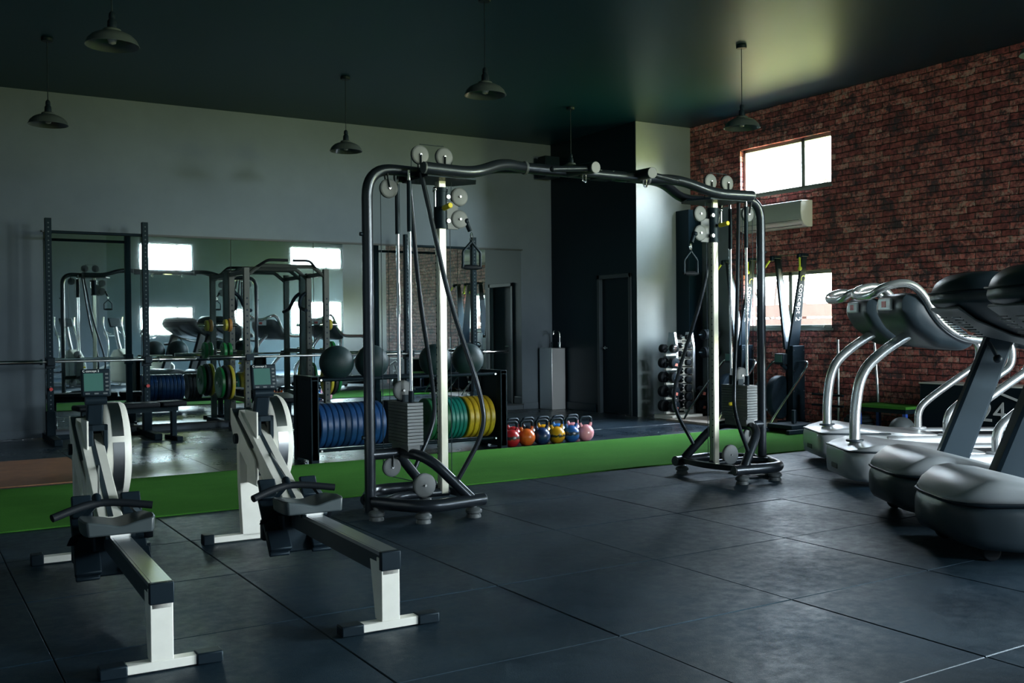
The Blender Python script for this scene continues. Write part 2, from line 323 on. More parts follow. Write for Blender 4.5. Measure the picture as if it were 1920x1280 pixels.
def text(name, body, size, m, parent, mtx, ext=.001, label=None):
    cu = bpy.data.curves.new(name,'FONT'); cu.body = body; cu.size = size; cu.extrude = ext; cu.align_x = 'CENTER'; cu.align_y = 'CENTER'
    tmp = bpy.data.objects.new('tmp', cu); C.objects.link(tmp); dg = bpy.context.evaluated_depsgraph_get()
    me = bpy.data.meshes.new_from_object(tmp.evaluated_get(dg)); bpy.data.objects.remove(tmp)
    me.name = name; me.transform(mtx); me.materials.clear(); me.materials.append(M[m])
    o = bpy.data.objects.new(name, me); C.objects.link(o); o.parent = parent
    if label: o['label'] = label
    return o
def basis(org, x, y):                               # text plane: reading direction x, letter-up y
    x = V(x).normalized(); y = V(y).normalized(); z = x.cross(y)
    return Matrix(((x.x,y.x,z.x,org[0]),(x.y,y.y,z.y,org[1]),(x.z,y.z,z.z,org[2]),(0,0,0,1)))

# ================================================================== THE ROOM
TX, TY, X0, Y0 = 1.0146, .983, .525, 3.30
b = MB(); rnd = random.Random(3); gp = .0022
b.box(XL,XB+.1,YF,YB+.1,-.12,-.021).box(XB+.1,XW,YF,Y_STEP+.1,-.12,-.021)
for j in range(-9, 12):
    if j == 6: b.mark()
    for i in range(-3, 14):
        x0 = X0+i*TX; y0 = Y0+j*TY
        if x0 > XB-.2 and y0 > Y_STEP: continue
        dz = rnd.uniform(-.0012,.0012); bv = .003
        a0,a1,c0,c1 = x0+gp, min(x0+TX-gp, XW), y0+gp, y0+TY-gp
        b.rings([[V((a0,c0,-.02)),V((a1,c0,-.02)),V((a1,c1,-.02)),V((a0,c1,-.02))],[V((a0,c0,dz-bv)),V((a1,c0,dz-bv)),V((a1,c1,dz-bv)),V((a0,c1,dz-bv))],
                 [V((a0+bv,c0+bv,dz)),V((a1-bv,c0+bv,dz)),V((a1-bv,c1-bv,dz)),V((a0+bv,c1-bv,dz))]])
struct(b, 'floor', ['floor','floor_rear'], ang=20)
struct(MB().box(XL-.2,XB+.22,YF-.2,YB+.2,CEIL,CEIL+.15).box(XB+.22,XW+.2,YF-.2,Y_STEP+.2,CEIL,CEIL+.15), 'ceiling', 'ceil')
def wall(name, m, plane, at, th, u0, u1, holes=()):  # plane 'x': wall at x=at running in y
    b = MB(); us = sorted({u0,u1,*[h[0] for h in holes],*[h[1] for h in holes]})
    for a,c in zip(us,us[1:]):
        cuts = sorted((h[2],h[3]) for h in holes if h[0] <= a+1e-6 and h[1] >= c-1e-6); z = 0.
        for lo,hi in cuts+[(CEIL,CEIL)]:
            if lo > z+1e-6: b.box(*((at,at+th,a,c) if plane=='x' else (a,c,at,at+th)), z, lo)
            z = hi
    return struct(b, name, m)
wall('wall_back', 'wallgrey', 'y', YB, .2, XL, X_DK)
wall('wall_passage', 'dark', 'x', X_DK, .2, Y_ALC+.01, YB, [(11.42,12.2,0,2.05)])
struct(MB().box(X_DK+.2,X_DK+.3,Y_ALC+.2,YB,0,CEIL), 'trim_2', 'dark')
wall('wall_alcove', 'alcove', 'y', Y_ALC, .2, X_DK+.004, XB)
wall('wall_right_near', 'teal', 'x', XB, .22, Y_STEP, 4.8)
wall('wall_right', 'brick', 'x', XB, .22, 4.8, Y_ALC+.2, [(h[0],h[1],h[2],h[3]) for h in [(8.66,10.25,3.07,3.74),(8.66,10.20,1.25,2.0)]])
wall('wall_bay_return', 'teal', 'y', Y_STEP, .2, XB+.22, XW)
wall('wall_bay', 'teal', 'x', XW, .2, YF, Y_STEP, WIN_W)
wall('wall_front', 'teal', 'y', YF-.2, .2, XL, XW, WIN_F)
wall('wall_left', 'wallgrey', 'x', XL-.2, .2, YF, YB)
struct(MB().box(XL,5.35,YF,YF+.9,0,CEIL), 'wall_front_step', 'wallgrey')
# skirting along the dark passage wall and the mirrored wall
struct(MB().box(X_DK-.018,X_DK,12.27,YB,0,.12), 'baseboard_passage', 'dark', bev=.004)
struct(MB().box(8.52,X_DK,YB-.015,YB,0,.10).box(XL,1.55,YB-.015,YB,0,.10), 'baseboard_back', 'wallgrey', bev=.003)
struct(MB().box(9.83,10.09,Y_ALC-.28,Y_ALC,0,2.98), 'trim_1', 'dark', bev=.004)
struct(MB().box(XB-.012,XB,10.45,Y_ALC,0,2.98), 'trim_6', 'alcove', bev=.003)
# the door in the passage wall
d = MB().box(X_DK+.05,X_DK+.09,11.46,12.16,.01,2.01).build('door_1','dark'); tag(d, kind='structure')
MB().box(X_DK-.012,X_DK+.1,11.40,11.46,0,2.07).box(X_DK-.012,X_DK+.1,12.16,12.22,0,2.07).box(X_DK-.012,X_DK+.1,11.40,12.22,2.01,2.07).build('door_frame','dplast',d,bev=.004)
MB().tube([(X_DK+.05,12.08,.98),(X_DK,12.08,.98),(X_DK,11.97,.98)],.009,fil=.015).cyl((X_DK+.03,12.08,.98),(X_DK+.052,12.08,.98),.025).build('door_handle','chrome',d)

def window(name, plane, at, u0,u1,z0,z1, mull, out=1, m='alu'):
    fr = MB(); w_ = .045; dd = (at+out*.06, at+out*.12)
    P = lambda a,b,c,d: fr.box(*((min(dd),max(dd),a,b) if plane=='x' else (a,b,min(dd),max(dd))), c, d)
    P(u0,u0+w_,z0,z1); P(u1-w_,u1,z0,z1); P(u0,u1,z0,z0+w_); P(u0,u1,z1-w_,z1)
    for q in mull: P(q-.03,q+.03,z0,z1)
    o = struct(fr, name, m, bev=.004)
    gq = at+out*.09
    p = MB().box(*((gq-.003,gq+.003,u0+w_,u1-w_) if plane=='x' else (u0+w_,u1-w_,gq-.003,gq+.003)), z0+w_, z1-w_).build('window_pane','glass',o)
    return o
w1 = window('window_1','x',XB,8.66,10.25,3.07,3.74,[9.17])
w2 = window('window_2','x',XB,8.66,10.20,1.25,2.0,[9.40])
MB().box(XB+.03,XB+.06,8.82,9.02,1.262,1.285).build('window_latch','alu',w2)
for i,(a,b_,c,d_) in enumerate(WIN_W): window('window_%d'%(3+i),'x',XW,a,b_,c,d_,[(a+b_)/2])
for i,(a,b_,c,d_) in enumerate(WIN_F): window('window_%d'%(5+i),'y',YF,a,b_,c,d_,[a+(b_-a)*.7],-1)
struct(MB().box(XB-.008,XB+.06,8.64,10.27,3.045,3.07), 'trim_3','alu'); struct(MB().box(XB-.008,XB+.06,8.64,10.22,1.222,1.25), 'trim_4','alu')

# mirrors on the back wall
jx = [1.60,2.73,3.89,5.05,6.20,7.35,8.50]
where = ['behind the left power rack','between the left power rack and the half rack','behind the half rack','behind the left cable tower','behind the right power rack','beside the steel water fountain']
for i,(a,c) in enumerate(zip(jx,jx[1:])):
    t_ = thing('wall_mirror', 'tall frameless wall mirror panel %s' % where[i], 'mirror', ((a+c)/2,YB,.09), group='mirror panels on the grey wall')
    hw = (c-a)/2-.0025
    MB().box(-hw,hw,-.014,-.002,0,2.42).build('backing_edge','mback',t_)
    MB().box(-hw+.002,hw-.002,-.0165,-.0145,.002,2.418).build('mirror_glass','mirror',t_)
struct(MB().box(1.58,8.52,YB-.03,YB,.07,.09).box(1.58,8.52,YB-.028,YB,2.512,2.535), 'trim_5','mback')

# green turf lane
tf = MB().box(XL,XB-.001,7.165,9.11,.0015,.012).build('turf_lane','turf'); tag(tf,'long green artificial turf lane running across the black rubber floor','turf')
wp = MB().box(-1.9,1.52,9.26,11.12,.0015,.010).build('lifting_platform','wood'); tag(wp,'warm brown wooden floor panel at the far left edge','platform')

# ------------------------------------------------------------------ pendant lamps
def lamp(loc, label):
    t_ = thing('pendant_lamp', label, 'lamp', loc, group='industrial pendant lamps')
    MB().cyl((0,0,-.035),(0,0,0),.055,n=24).build('ceiling_rose','plast',t_,bev=.006)
    MB().cyl((0,0,-.62),(0,0,-.03),.0045,n=8).build('cord','plast',t_)
    MB().rev([(.012,-.62),(.022,-.635),(.024,-.665),(.02,-.67),(.032,-.69),(.034,-.745),(.03,-.75)],n=20).build('lamp_holder','plast',t_)
    po = [(.030,-.735),(.062,-.75),(.066,-.765),(.10,-.775),(.14,-.795),(.17,-.825),(.185,-.858),(.19,-.865)]
    sh = MB(); pi_ = [(r-.004,z-.004) for r,z in po[::-1]]
    sh.rev(po+[(.187,-.868)]+pi_[1:], n=40, cap=False).build('lamp_shade','lampm',t_)
    MB().rev([(.002,-.775),(.02,-.78),(.034,-.80),(.036,-.825),(.024,-.85),(.002,-.858)],n=20,cap=False).build('bulb','lens',t_)
    return t_
L0 = lamp((1.40,7.75,CEIL), 'black pendant lamp at top left, the largest one seen in the picture')
for loc, lb in [((1.37,11.0,CEIL),'small dark pendant lamp over the left power rack, lowest at the left edge'),
                ((4.54,10.97,CEIL),'dark pendant lamp above the mirrors, left of the left cable tower'),
                ((4.54,7.75,CEIL),'dark pendant lamp hanging top centre on a long cord from the ceiling'),
                ((7.76,11.0,CEIL),'pendant lamp before the navy wall, shade half hidden by the crossbeam'),
                ((7.63,7.70,CEIL),'grey pendant lamp in front of the upper window and brick wall'),
                ((7.60,4.42,CEIL),'pendant lamp cut off by the right edge before the brick wall')]: dup(L0, loc, label=lb)

# ------------------------------------------------------------------ wall speaker, air conditioner
t_ = thing('wall_speaker','black box loudspeaker high on the grey wall in the corner','speaker',(8.90,13.22,3.82))
MB().box(-.15,.13,-.12,.10,-.17,.17).build('cabinet','plast',t_,bev=.012)
MB().box(-.13,.11,-.128,-.121,-.15,.15).build('grille','blk',t_)
MB().box(-.03,.03,.10,.23,-.03,.03).build('bracket','blk',t_)
t_ = thing('air_conditioner','white split air conditioner on brick wall under the upper window','air conditioner',(XB,9.53,2.56))
prof = [(0,0),(-.10,.0),(-.16,.03),(-.205,.09),(-.22,.18),(-.215,.30),(-.19,.335),(0,.345)]
MB().prism(prof, lambda u,v,w:(u,w,v), -.57,.57).build('housing','acw',t_,bev=.008)
MB().box(-.150,-.146,-.5,.5,.030,.033, Matrix.Rotation(.0,4,'Y')).beam((-.150,-.52,.022),(-.150,.52,.022),.012,.004).build('outlet_seam','plast',t_)
MB().box(-.203,-.196,-.52,.52,.083,.087).build('front_seam','plast',t_)

# ------------------------------------------------------------------ steel water fountain
t_ = thing('water_fountain','tall narrow stainless steel drinking fountain beside the navy wall','fountain',(8.93,13.22,0))
MB().box(-.13,.13,-.18,.17,0,.97).build('cabinet','brushed',t_,bev=.006)
MB().box(-.115,.115,-.165,.155,.970,.978).build('basin_top','chrome',t_,bev=.003)
f1 = MB().tube([(.08,-.10,.975),(.08,-.10,1.24),(-.04,-.10,1.24),(-.04,-.10,1.18)],.011,fil=.055,k=7).build('gooseneck_tap','chrome',t_)
MB().cyl((.08,-.10,.975),(.08,-.10,1.06),.02).cyl((.08,-.14,1.05),(.08,-.06,1.05),.008).build('tap_valve','chrome',f1)
MB().cyl((-.09,-.13,.975),(-.09,-.13,1.03),.014).ball((-.09,-.13,1.05),.018,n=12).build('push_button','plast',t_)

# ------------------------------------------------------------------ outside, through the brick-wall windows
fp = [MB().box(12.4,12.44,5.2,17,.05+i*.23,.25+i*.23) for i in range(7)]
fo = fp[0]
for k in range(1,7): fo.box(12.4,12.44,5.2,17,.05+k*.23,.25+k*.23)
for k in fp[1:]: k.bm.free()
for y in (5.4,8.3,11.2,14.1,16.9): fo.box(12.44,12.54,y-.05,y+.05,0,1.66)
o = fo.build('garden_fence','fence'); tag(o,'pale board fence seen through the lower window','fence')
def tree(loc, label, seed, h=4.2):
    rn = random.Random(seed); t_ = thing('garden_tree', label, 'tree', loc, group='trees outside the windows')
    br = MB(); lf = MB()
    def grow(p, d, L, r, n):
        q = p+d*L; m = (p+q)/2+V((rn.uniform(-1,1),rn.uniform(-1,1),rn.uniform(-1,1)))*L*.08
        br.tube([p,m,q], r, n=6, fil=L*.3, k=2)
        if n == 0:
            for _ in range(9):
                c = q+V((rn.gauss(0,.16),rn.gauss(0,.16),rn.gauss(0,.16))); a = V((rn.gauss(0,1),rn.gauss(0,1),rn.gauss(0,1))).normalized(); h_ = a.orthogonal().normalized()*.035; v = a.cross(h_)
                lf.quad(c-h_-v,c+h_-v,c+h_+v,c-h_+v)
            return
        for _ in range(3 if n > 1 else 4):
            nd = (d+V((rn.uniform(-.8,.8),rn.uniform(-.8,.8),rn.uniform(-.25,.6)))).normalized(); grow(q, nd, L*rn.uniform(.62,.8), r*.6, n-1)
    grow(V((0,0,0)), V((0,0,1)), 1.3, .06, 4)
    br.build('branches','bark',t_); lf.build('blossom','leaf',t_)
tree((13.4,10.2,0),'bare branching garden tree with pinkish blossom, left part of the windows',1)
tree((13.6,12.9,0),'second blossoming garden tree further along the fence',5)

# ================================================================== TREADMILLS
TA = math.radians(-32.5); TT = V((math.cos(TA), math.sin(TA), 0)); TW = V((-math.sin(TA), math.cos(TA), 0))
def side_loft(mb, prof, half, ends=((1.,.55),(.95,.80),(.85,.95),(.65,1.),(.35,1.)), sweep=0.):      # lofts an (x,z) outline across y with rounded ends
    cx = sum(p[0] for p in prof)/len(prof); cz = sum(p[1] for p in prof)/len(prof); st = []
    for f,s_ in ends: st.append((-half*f,s_))
    st += [(0,1.)]+[(-a,s_) for a,s_ in st[::-1]]
    return mb.rings([[V((cx+(x-cx)*s_+sweep*(abs(y)/half)**2.2, y, cz+(z-cz)*s_)) for x,z in prof] for y,s_ in st])
def smooth_poly(P, k=4, r=.05):
    return [(p.x,p.y) for p in fillet([V((a,b,0)) for a,b in P], r, k, True)]
def tread_deck(t_, mrail, L=2.05, z=.26):
    MB().box(.62,L,-.24,.24,z-.09,z-.03).build('deck','plast',t_,bev=.01)
    MB().box(.66,L-.02,-.235,.235,z-.03,z-.022).build('running_belt','rubber',t_)
    for s in (-1,1):
        MB().box(.58,L,*sorted((s*.245,s*.40)),z-.13,z).build('side_rail',mrail,t_,bev=.02)
    for s in (-1,1): MB().disc((L-.12,s*.33,.06),(0,1,0),.06,.05).build('rear_foot','rubber',t_)
    MB().box(L-.03,L+.05,-.40,.40,.05,z-.01).build('rear_cap','dplast',t_,bev=.02)
def treadmill_silver(label, loc):
    t_ = thing('treadmill', label, 'treadmill', loc, TA, 'treadmills in a row beside the brick wall')
    tread_deck(t_, 'silver', z=.27)
    hb = []
    for q,hw,z0,z1 in [(0,.24,.10,.285),(.02,.30,.07,.29),(.07,.355,.06,.295),(.15,.385,.055,.30),(.30,.395,.055,.30),(.60,.40,.06,.28),(.95,.40,.09,.255)]:
        hb.append(rrect(0,(z0+z1)/2,hw,(z1-z0)/2,.05,3,q))
    MB().rings(hb).build('motor_hood','silver',t_)
    hc = []
    for q,hw,z0,z1 in [(.02,.28,.288,.296),(.08,.34,.288,.312),(.2,.37,.29,.345),(.34,.375,.29,.350),(.55,.36,.28,.315),(.85,.34,.255,.285),(1.1,.33,.25,.274)]:
        hc.append(rrect(0,(z0+z1)/2,hw,(z1-z0)/2,min(.004,(z1-z0)/2.1) if z1-z0 < .03 else .02,3,q))
    MB().rings(hc).build('hood_cover','silver',t_)
    MB().rings([rrect(0,.291,hw,.006,.004,3,q) for q,hw in [(.005,.27),(.03,.32),(.09,.365),(.2,.392),(.62,.402)]]).build('hood_seam','dplast',t_)
    MB().box(-.004,.05,-.06,.10,.12,.165).build('front_vent','plast',t_,bev=.008)
    MB().tube([(.16,0,.29),(.16,0,.58),(.21,0,.90),(.40,0,1.08),(.66,0,1.24)],.043,n=18,fil=.22,k=8).build('front_column','wsilver',t_)
    MB().disc((.16,0,.345),(0,0,1),.07,.02).build('column_collar','dplast',t_)
    prof = smooth_poly([(.42,1.40),(.44,1.53),(.54,1.54),(.66,1.46),(1.0,1.18),(1.02,1.11),(.92,1.07),(.70,1.10),(.50,1.26)],3,.05)
    cb = side_loft(MB(), prof, .33).build('console','dplast',t_)
    MB().box(.40,.425,-.14,.14,1.40,1.50,Matrix.Translation((0,0,0))).build('speaker_panel','silver',cb,bev=.01)
    MB().box(.396,.402,-.045,.045,1.425,1.475).build('warning_sticker','red',cb)
    sm = MB(); ax = V((.37,0,-.30)).normalized(); up = V((.30,0,.37)).normalized(); cc = V((.78,0,1.372))
    sm.rings([[cc+ax*a*.15+V((0,b_*.22,0))+up*h for a,b_ in ((-1,-1),(1,-1),(1,1),(-1,1))] for h in (0,.012)]).build('display_screen','screen',cb,bev=.003)
    H = .335
    for s in (-1,1):
        pass
    loop = [(1.62,-H,1.15),(1.13,-H,1.15),(.88,-H,1.17),(.70,-H,1.31),(.58,-H,1.54),(.46,-H,1.62),(.28,-H+.02,1.58),(.24,-H+.12,1.52),(.24,H-.12,1.52),(.28,H-.02,1.58),(.46,H,1.62),(.58,H,1.54),(.70,H,1.31),(.88,H,1.17),(1.13,H,1.15),(1.62,H,1.15)]
    MB().tube(loop,.033,n=16,fil=.14,k=6).build('handrail_loop','wsilver',t_)
    for s in (-1,1):
        MB().tube([(1.60,s*H,1.15),(1.74,s*H,1.12),(1.75,s*H,.90),(1.60,s*H,.80),(1.26,s*H,.56),(1.15,s*H,.45),(1.15,s*H,.27)],.036,n=16,fil=.16,k=7).build('rear_upright','wsilver',t_)
        MB().disc((1.15,s*H,.275),(0,0,1),.075,.018).build('base_collar','silver',t_)
    return t_
def treadmill_black(label, loc):
    t_ = thing('treadmill', label, 'treadmill', loc, TA, 'treadmills in a row beside the brick wall')
    tread_deck(t_, 'dplast', z=.25)
    lo = [(-.02,.10,.19,.27),(.0,.24,.13,.30),(.05,.34,.09,.31),(.14,.405,.07,.315),(.30,.43,.06,.315),(.62,.43,.06,.30),(.95,.42,.08,.27)]
    MB().rings([rrect(0,(z0+z1)/2,hw,(z1-z0)/2,min(.06,(z1-z0)/2.1),4,q) for q,hw,z0,z1 in lo]).build('motor_hood','dplast',t_)
    hi = [(-.01,.12,.30,.315),(.02,.26,.30,.345),(.07,.33,.305,.38),(.16,.375,.31,.435),(.24,.385,.31,.445),(.40,.38,.30,.425),(.62,.37,.29,.37),(.92,.34,.26,.29)]
    MB().rings([rrect(0,(z0+z1)/2,hw,(z1-z0)/2,min(.045,(z1-z0)/2.1),4,q) for q,hw,z0,z1 in hi]).build('hood_cover','hoodtop',t_)
    MB().rings([rrect(0,.312,hw,.007,.005,3,q) for q,hw in [(-.015,.14),(.005,.26),(.055,.35),(.15,.415),(.62,.437)]]).build('hood_seam','plast',t_)
    for s in (-1,1):
        MB().disc((.20,s*.30,.05),(0,1,0),.05,.04).build('transport_wheel','rubber',t_)
        a, c = V((.62,s*.41,.27)), V((.99,s*.41,1.20)); d = (c-a).normalized(); n_ = V((d.z,0,-d.x))
        ring = lambda p,w_: [p+n_*w_*u+V((0,v*.04,0)) for u,v in ((-.5,-.6),(-.4,-1),(.4,-1),(.5,-.6),(.5,.6),(.4,1),(-.4,1),(-.5,.6))]
        MB().rings([ring(a,.22),ring(a+(c-a)*.5,.20),ring(c,.19)]).build('console_upright','plast',t_)
    prof = smooth_poly([(.36,1.44),(.40,1.56),(.52,1.63),(.64,1.60),(.95,1.42),(1.40,1.22),(1.52,1.15),(1.45,1.11),(1.05,1.145),(.77,1.21),(.54,1.31),(.41,1.40)],3,.05)
    cb = side_loft(MB(), prof, .43, sweep=.20).build('console','dplast',t_)
    pv = [(.43,1.40),(.54,1.315),(.77,1.215),(1.05,1.15),(1.30,1.12),(1.30,1.11),(1.05,1.138),(.77,1.202),(.54,1.300),(.42,1.385)]
    MB().prism(pv, lambda u,v,w:(u,w,v), -.22,.22).build('underside_panel','gplast',cb,bev=.004)
    for s in (-1,1):
        vt = MB()
        for k in range(9): u = .46+k*.020; z = 1.33-(u-.46)*.80; vt.beam((u,s*.05,z-.004),(u,s*.17,z-.004),.007,.008)
        vt.build('speaker_grille','plast',cb)
    MB().tube([(.60,.43,1.50),(.46,.34,1.50),(.385,.15,1.49),(.375,0,1.49),(.385,-.15,1.49),(.46,-.34,1.50),(.60,-.43,1.50),(1.0,-.435,1.32),(1.4,-.43,1.18)],.008,n=8,fil=.1).build('console_seam','plast',cb)
    for s in (-1,1): MB().tube([(1.1,s*.40,1.14),(1.5,s*.40,1.06),(1.75,s*.39,1.04)],.03,fil=.1).build('handrail','dplast',t_)
    MB().cyl((.72,0,1.16),(.78,0,1.06),.014).ball((.78,0,1.05),.03,n=12).build('cable_gland','plast',cb)
    return t_
def tloc(q, s): p = TT*q+TW*s; return (p.x,p.y,0)
treadmill_silver('silver treadmill at the far end of the row, nearest the turf lane', tloc(2.70,9.55))
treadmill_silver('silver treadmill second from the turf lane, in front of the farthest one', tloc(2.52,8.20))
treadmill_black('black treadmill between the silver treadmills and the nearest one', tloc(2.38,6.75))
treadmill_black('black treadmill nearest the viewer, cut by the right edge', tloc(2.31,5.75))

# ================================================================== ROWING MACHINES
def rower(label, loc, rz):
    t_ = thing('rowing_machine', label, 'rowing machine', loc, rz, 'rowing machines in the foreground')
    # rear leg and foot
    MB().box(-.042,.042,-.02,.035,.03,.305).rings([[V((-.040,.035,z)) ,V((.040,.035,z)),V((.040,y,z)),V((-.040,y,z))] for z,y in ((.035,.06),(.285,.115))]).build('rear_leg','white',t_,bev=.003)
    MB().box(-.20,.20,-.025,.03,.005,.04).build('rear_foot_bar','white',t_,bev=.003)
    for s in (-1,1): MB().box(*sorted((s*.125,s*.225)),-.032,.037,0,.045).build('foot_cap','plast',t_,bev=.006)
    # sliding rail
    MB().box(-.038,.038,-.02,1.50,.235,.330).build('slide_rail','dplast',t_,bev=.003)
    MB().box(-.045,.045,-.03,.0,.255,.336).build('rail_end_cap','plast',t_,bev=.004)
    MB().box(-.033,.033,.0,1.42,.3305,.335).build('rail_track','steel',t_)
    MB().box(-.043,-.034,-.0,1.45,.318,.334).box(.034,.043,-.0,1.45,.318,.334).build('rail_lip','steel',t_)
    for k in range(3): pass
    # seat
    sb = MB(); ys = [-.13,-.12,-.08,0,.08,.12,.13]; grid = []
    for y in ys:
        e = 1-.12*(abs(y)/.13)**3; row = []
        for i in range(15):
            x = -.165+i*.33/14; z = .052+.030*math.cos(x/.165*PI*1.0)*-1*(.7) + .02*(y/.13) if True else 0
            row.append(V((x*e, y, .385+.022*abs(x/.165)**1.5*(1 if y < .06 else .6)-.010*math.exp(-(x/.05)**2))))
        grid.append(row)
    rs = []
    for row in grid: rs.append(row+[V((p.x*.97,p.y*.97,.335)) for p in row[::-1]])
    st = sb.rings(rs).build('seat','seat',t_,bev=.008); st.location = (0,1.07,.012)
    MB().box(-.06,.06,1.0,1.16,.337,.352).build('seat_carriage','plast',t_)
    for y in (.97,1.17):
        MB().cyl((-.05,y,.349),(.05,y,.349),.019).build('carriage_roller','letter',t_); [MB().cyl((q-.01,y,.349),(q+.01,y,.349),.022).build('roller_hub','chrome',t_) for q in (-.055,.055)]
    # foot stretchers
    for s in (-1,1):
        c = s*.115; ft = MB(); ft.beam((c,1.18,.10),(c,1.42,.40),.11,.02,up=(0,-1,.6)); ft.beam((c,1.16,.13),(c,1.24,.22),.12,.035,up=(0,-1,.6)); ft.beam((c,1.36,.37),(c,1.42,.47),.095,.025,up=(0,-1,.6))
        fo = ft.build('foot_stretcher','plast',t_,bev=.008)
        MB().tube([(c-.062,1.27,.26),(c-.05,1.21,.315),(c+.05,1.21,.315),(c+.062,1.27,.26)],.004,rx=.022,fil=.03).build('foot_strap','rubber',fo)
        hs = MB()
        for k in range(3):
            for q in (-.02,.02): hs.cyl((c+q,1.375+k*.013,.40+k*.021),(c+q,1.368+k*.013,.405+k*.021),.005,n=8)
        hs.build('sizing_holes','letter',fo)
    MB().box(-.17,.17,1.30,1.36,.16,.27).box(-.085,.085,1.22,1.40,.10,.34).build('footrest_bracket','plast',t_,bev=.01)
    # front frame: inclined box beam, leg and floor bar
    p0, p1 = V((.01,1.34,.31)), V((.01,2.24,.745))
    MB().beam(p0,p1,.115,.115).build('inclined_beam','white',t_,bev=.004)
    MB().beam(p0+V((0,-.01,.060)),p1+V((0,0,.060)),.024,.006).build('beam_top_channel','dplast',t_)
    sp = [(1.80,.53),(2.33,.80),(2.33,.70),(2.26,.62),(1.78,.39)]
    MB().prism(sp, lambda u,v,w:(w,u,v), -.070,-.062).build('side_plate','white',t_,bev=.001)
    MB().prism([(1.9,.60),(2.32,.795),(2.32,.785),(1.9,.59)], lambda u,v,w:(w,u,v), -.065,.06).build('top_plate','dplast',t_)
    kb = MB().cyl((-.095,2.16,.625),(-.070,2.16,.625),.032).build('clamp_knob','plast',t_,bev=.004)
    MB().rings([[V((a,y,z)) for a,y in ((-h,2.12),(h,2.12),(h,2.18),(-h,2.18))] for h,z in ((.058,.03),(.072,.35),(.075,.66))]).build('front_leg','white',t_,bev=.004)
    MB().box(-.24,.28,2.12,2.175,.008,.045).build('front_foot_bar','white',t_,bev=.003)
    for s in (-1,1):
        MB().box(*sorted((.02+s*.25,.02+s*.315)),2.11,2.185,0,.062).build('foot_cap','plast',t_,bev=.006)
    # flywheel
    fx, fy, fz, R = .14, 2.20, .60, .28
    fw = MB(); n = 48
    fw.rev([(.09,-.070),(R-.05,-.075),(R-.012,-.066),(R,-.048),(R,.048),(R-.012,.066),(R-.05,.075),(.09,.070)],(fx,fy,fz),(1,0,0),n)
    fl = fw.build('flywheel_housing','white',t_)
    ring = MB()
    for a0,a1 in ((100,158),(165,262),(270,330),(340,440)):
        rr = []
        for j in range(17):
            a = math.radians(a0+(a1-a0)*j/16); u = V((0,math.cos(a),math.sin(a))); c = V((fx,fy,fz))
            rr.append([c+u*(R+.003)+V((q,0,0)) for q in (-.030,.030)]+[c+u*(R-.004)+V((q,0,0)) for q in (.030,-.030)])
        ring.rings(rr)
    ring.build('perforated_band','steel',fl)
    MB().rev([(.02,0),(.08,.002),(.085,.012),(.02,.016)],(fx+.065,fy,fz),(1,0,0),24).build('hub_cap','plast',fl)
    MB().disc((fx-.07,fy,fz),(1,0,0),R-.06,.012).build('side_vent','gplast',fl)
    # chain housing with window, monitor arm and monitor
    ch = MB(); yh = 1.93
    ch.box(-.015,.085,yh,yh+.035,.42,.45).box(-.015,.085,yh,yh+.035,.74,.775).box(-.015,.010,yh,yh+.035,.42,.775).box(.062,.085,yh,yh+.035,.42,.775).box(-.015,.085,yh+.12,yh+.13,.42,.775)
    ch.build('chain_guard','plast',t_,bev=.004)
    MB().box(-.028,-.018,1.90,2.15,.36,.80).build('chain_guard_plate','white',t_,bev=.002)
    MB().beam((.02,2.0,.74),(.025,1.95,.925),.085,.05,up=(0,-1,0)).build('monitor_arm','plast',t_,bev=.01)
    MB().cyl((-.03,1.93,.91),(.08,1.93,.91),.026,n=20).build('monitor_hinge','plast',t_)
    mo = MB().box(-.075,.075,-.018,.018,-.075,.075).build('monitor','plast',t_,bev=.008); mo.location = (.025,1.93,1.005); mo.rotation_euler = (math.radians(-12),0,0)
    MB().box(-.062,.036,-.0205,-.0175,-.048,.050).build('display_screen','screen',mo)
    bt = MB()
    for k in range(5): bt.cbox((.055,-.019,.045-k*.022),(.015,.004,.009))
    for k in range(3): bt.cbox((-.045+k*.045,-.019,-.062),(.022,.004,.008))
    bt.build('monitor_buttons','gplast',mo)
    text('maker_lettering','C concept 2',.017,'letter',mo,basis((-.025,-.0205,.062),(1,0,0),(0,0,1)))
    for k in range(4): pass
    # chain and handle
    MB().cyl((.035,1.93,.60),(-.06,1.21,.49),.004,n=8).build('chain','steel',t_)
    hd = MB().tube([(-.275,1.10,.425),(-.16,1.15,.455),(-.07,1.18,.468),(.03,1.17,.462),(.175,1.14,.440)],.0185,n=16,fil=.06).build('pull_handle','rubber',t_)
    MB().cyl((-.07,1.17,.462),(-.07,1.21,.488),.022).ball((-.07,1.21,.488),.022,n=12).build('handle_swivel','plast',hd)
    for s in (-1,1): MB().beam((s*.12,1.22,.40),(s*.07,1.20,.46),.03,.02).build('handle_rest','plast',t_)
    return t_
rower('rowing machine at far left, nearest the left edge, handle parked over its seat', (.855,3.93,0), math.radians(-2.0))
rower('rowing machine right of the other one, in front of the cable tower', (1.80,3.93,0), math.radians(-1.7))

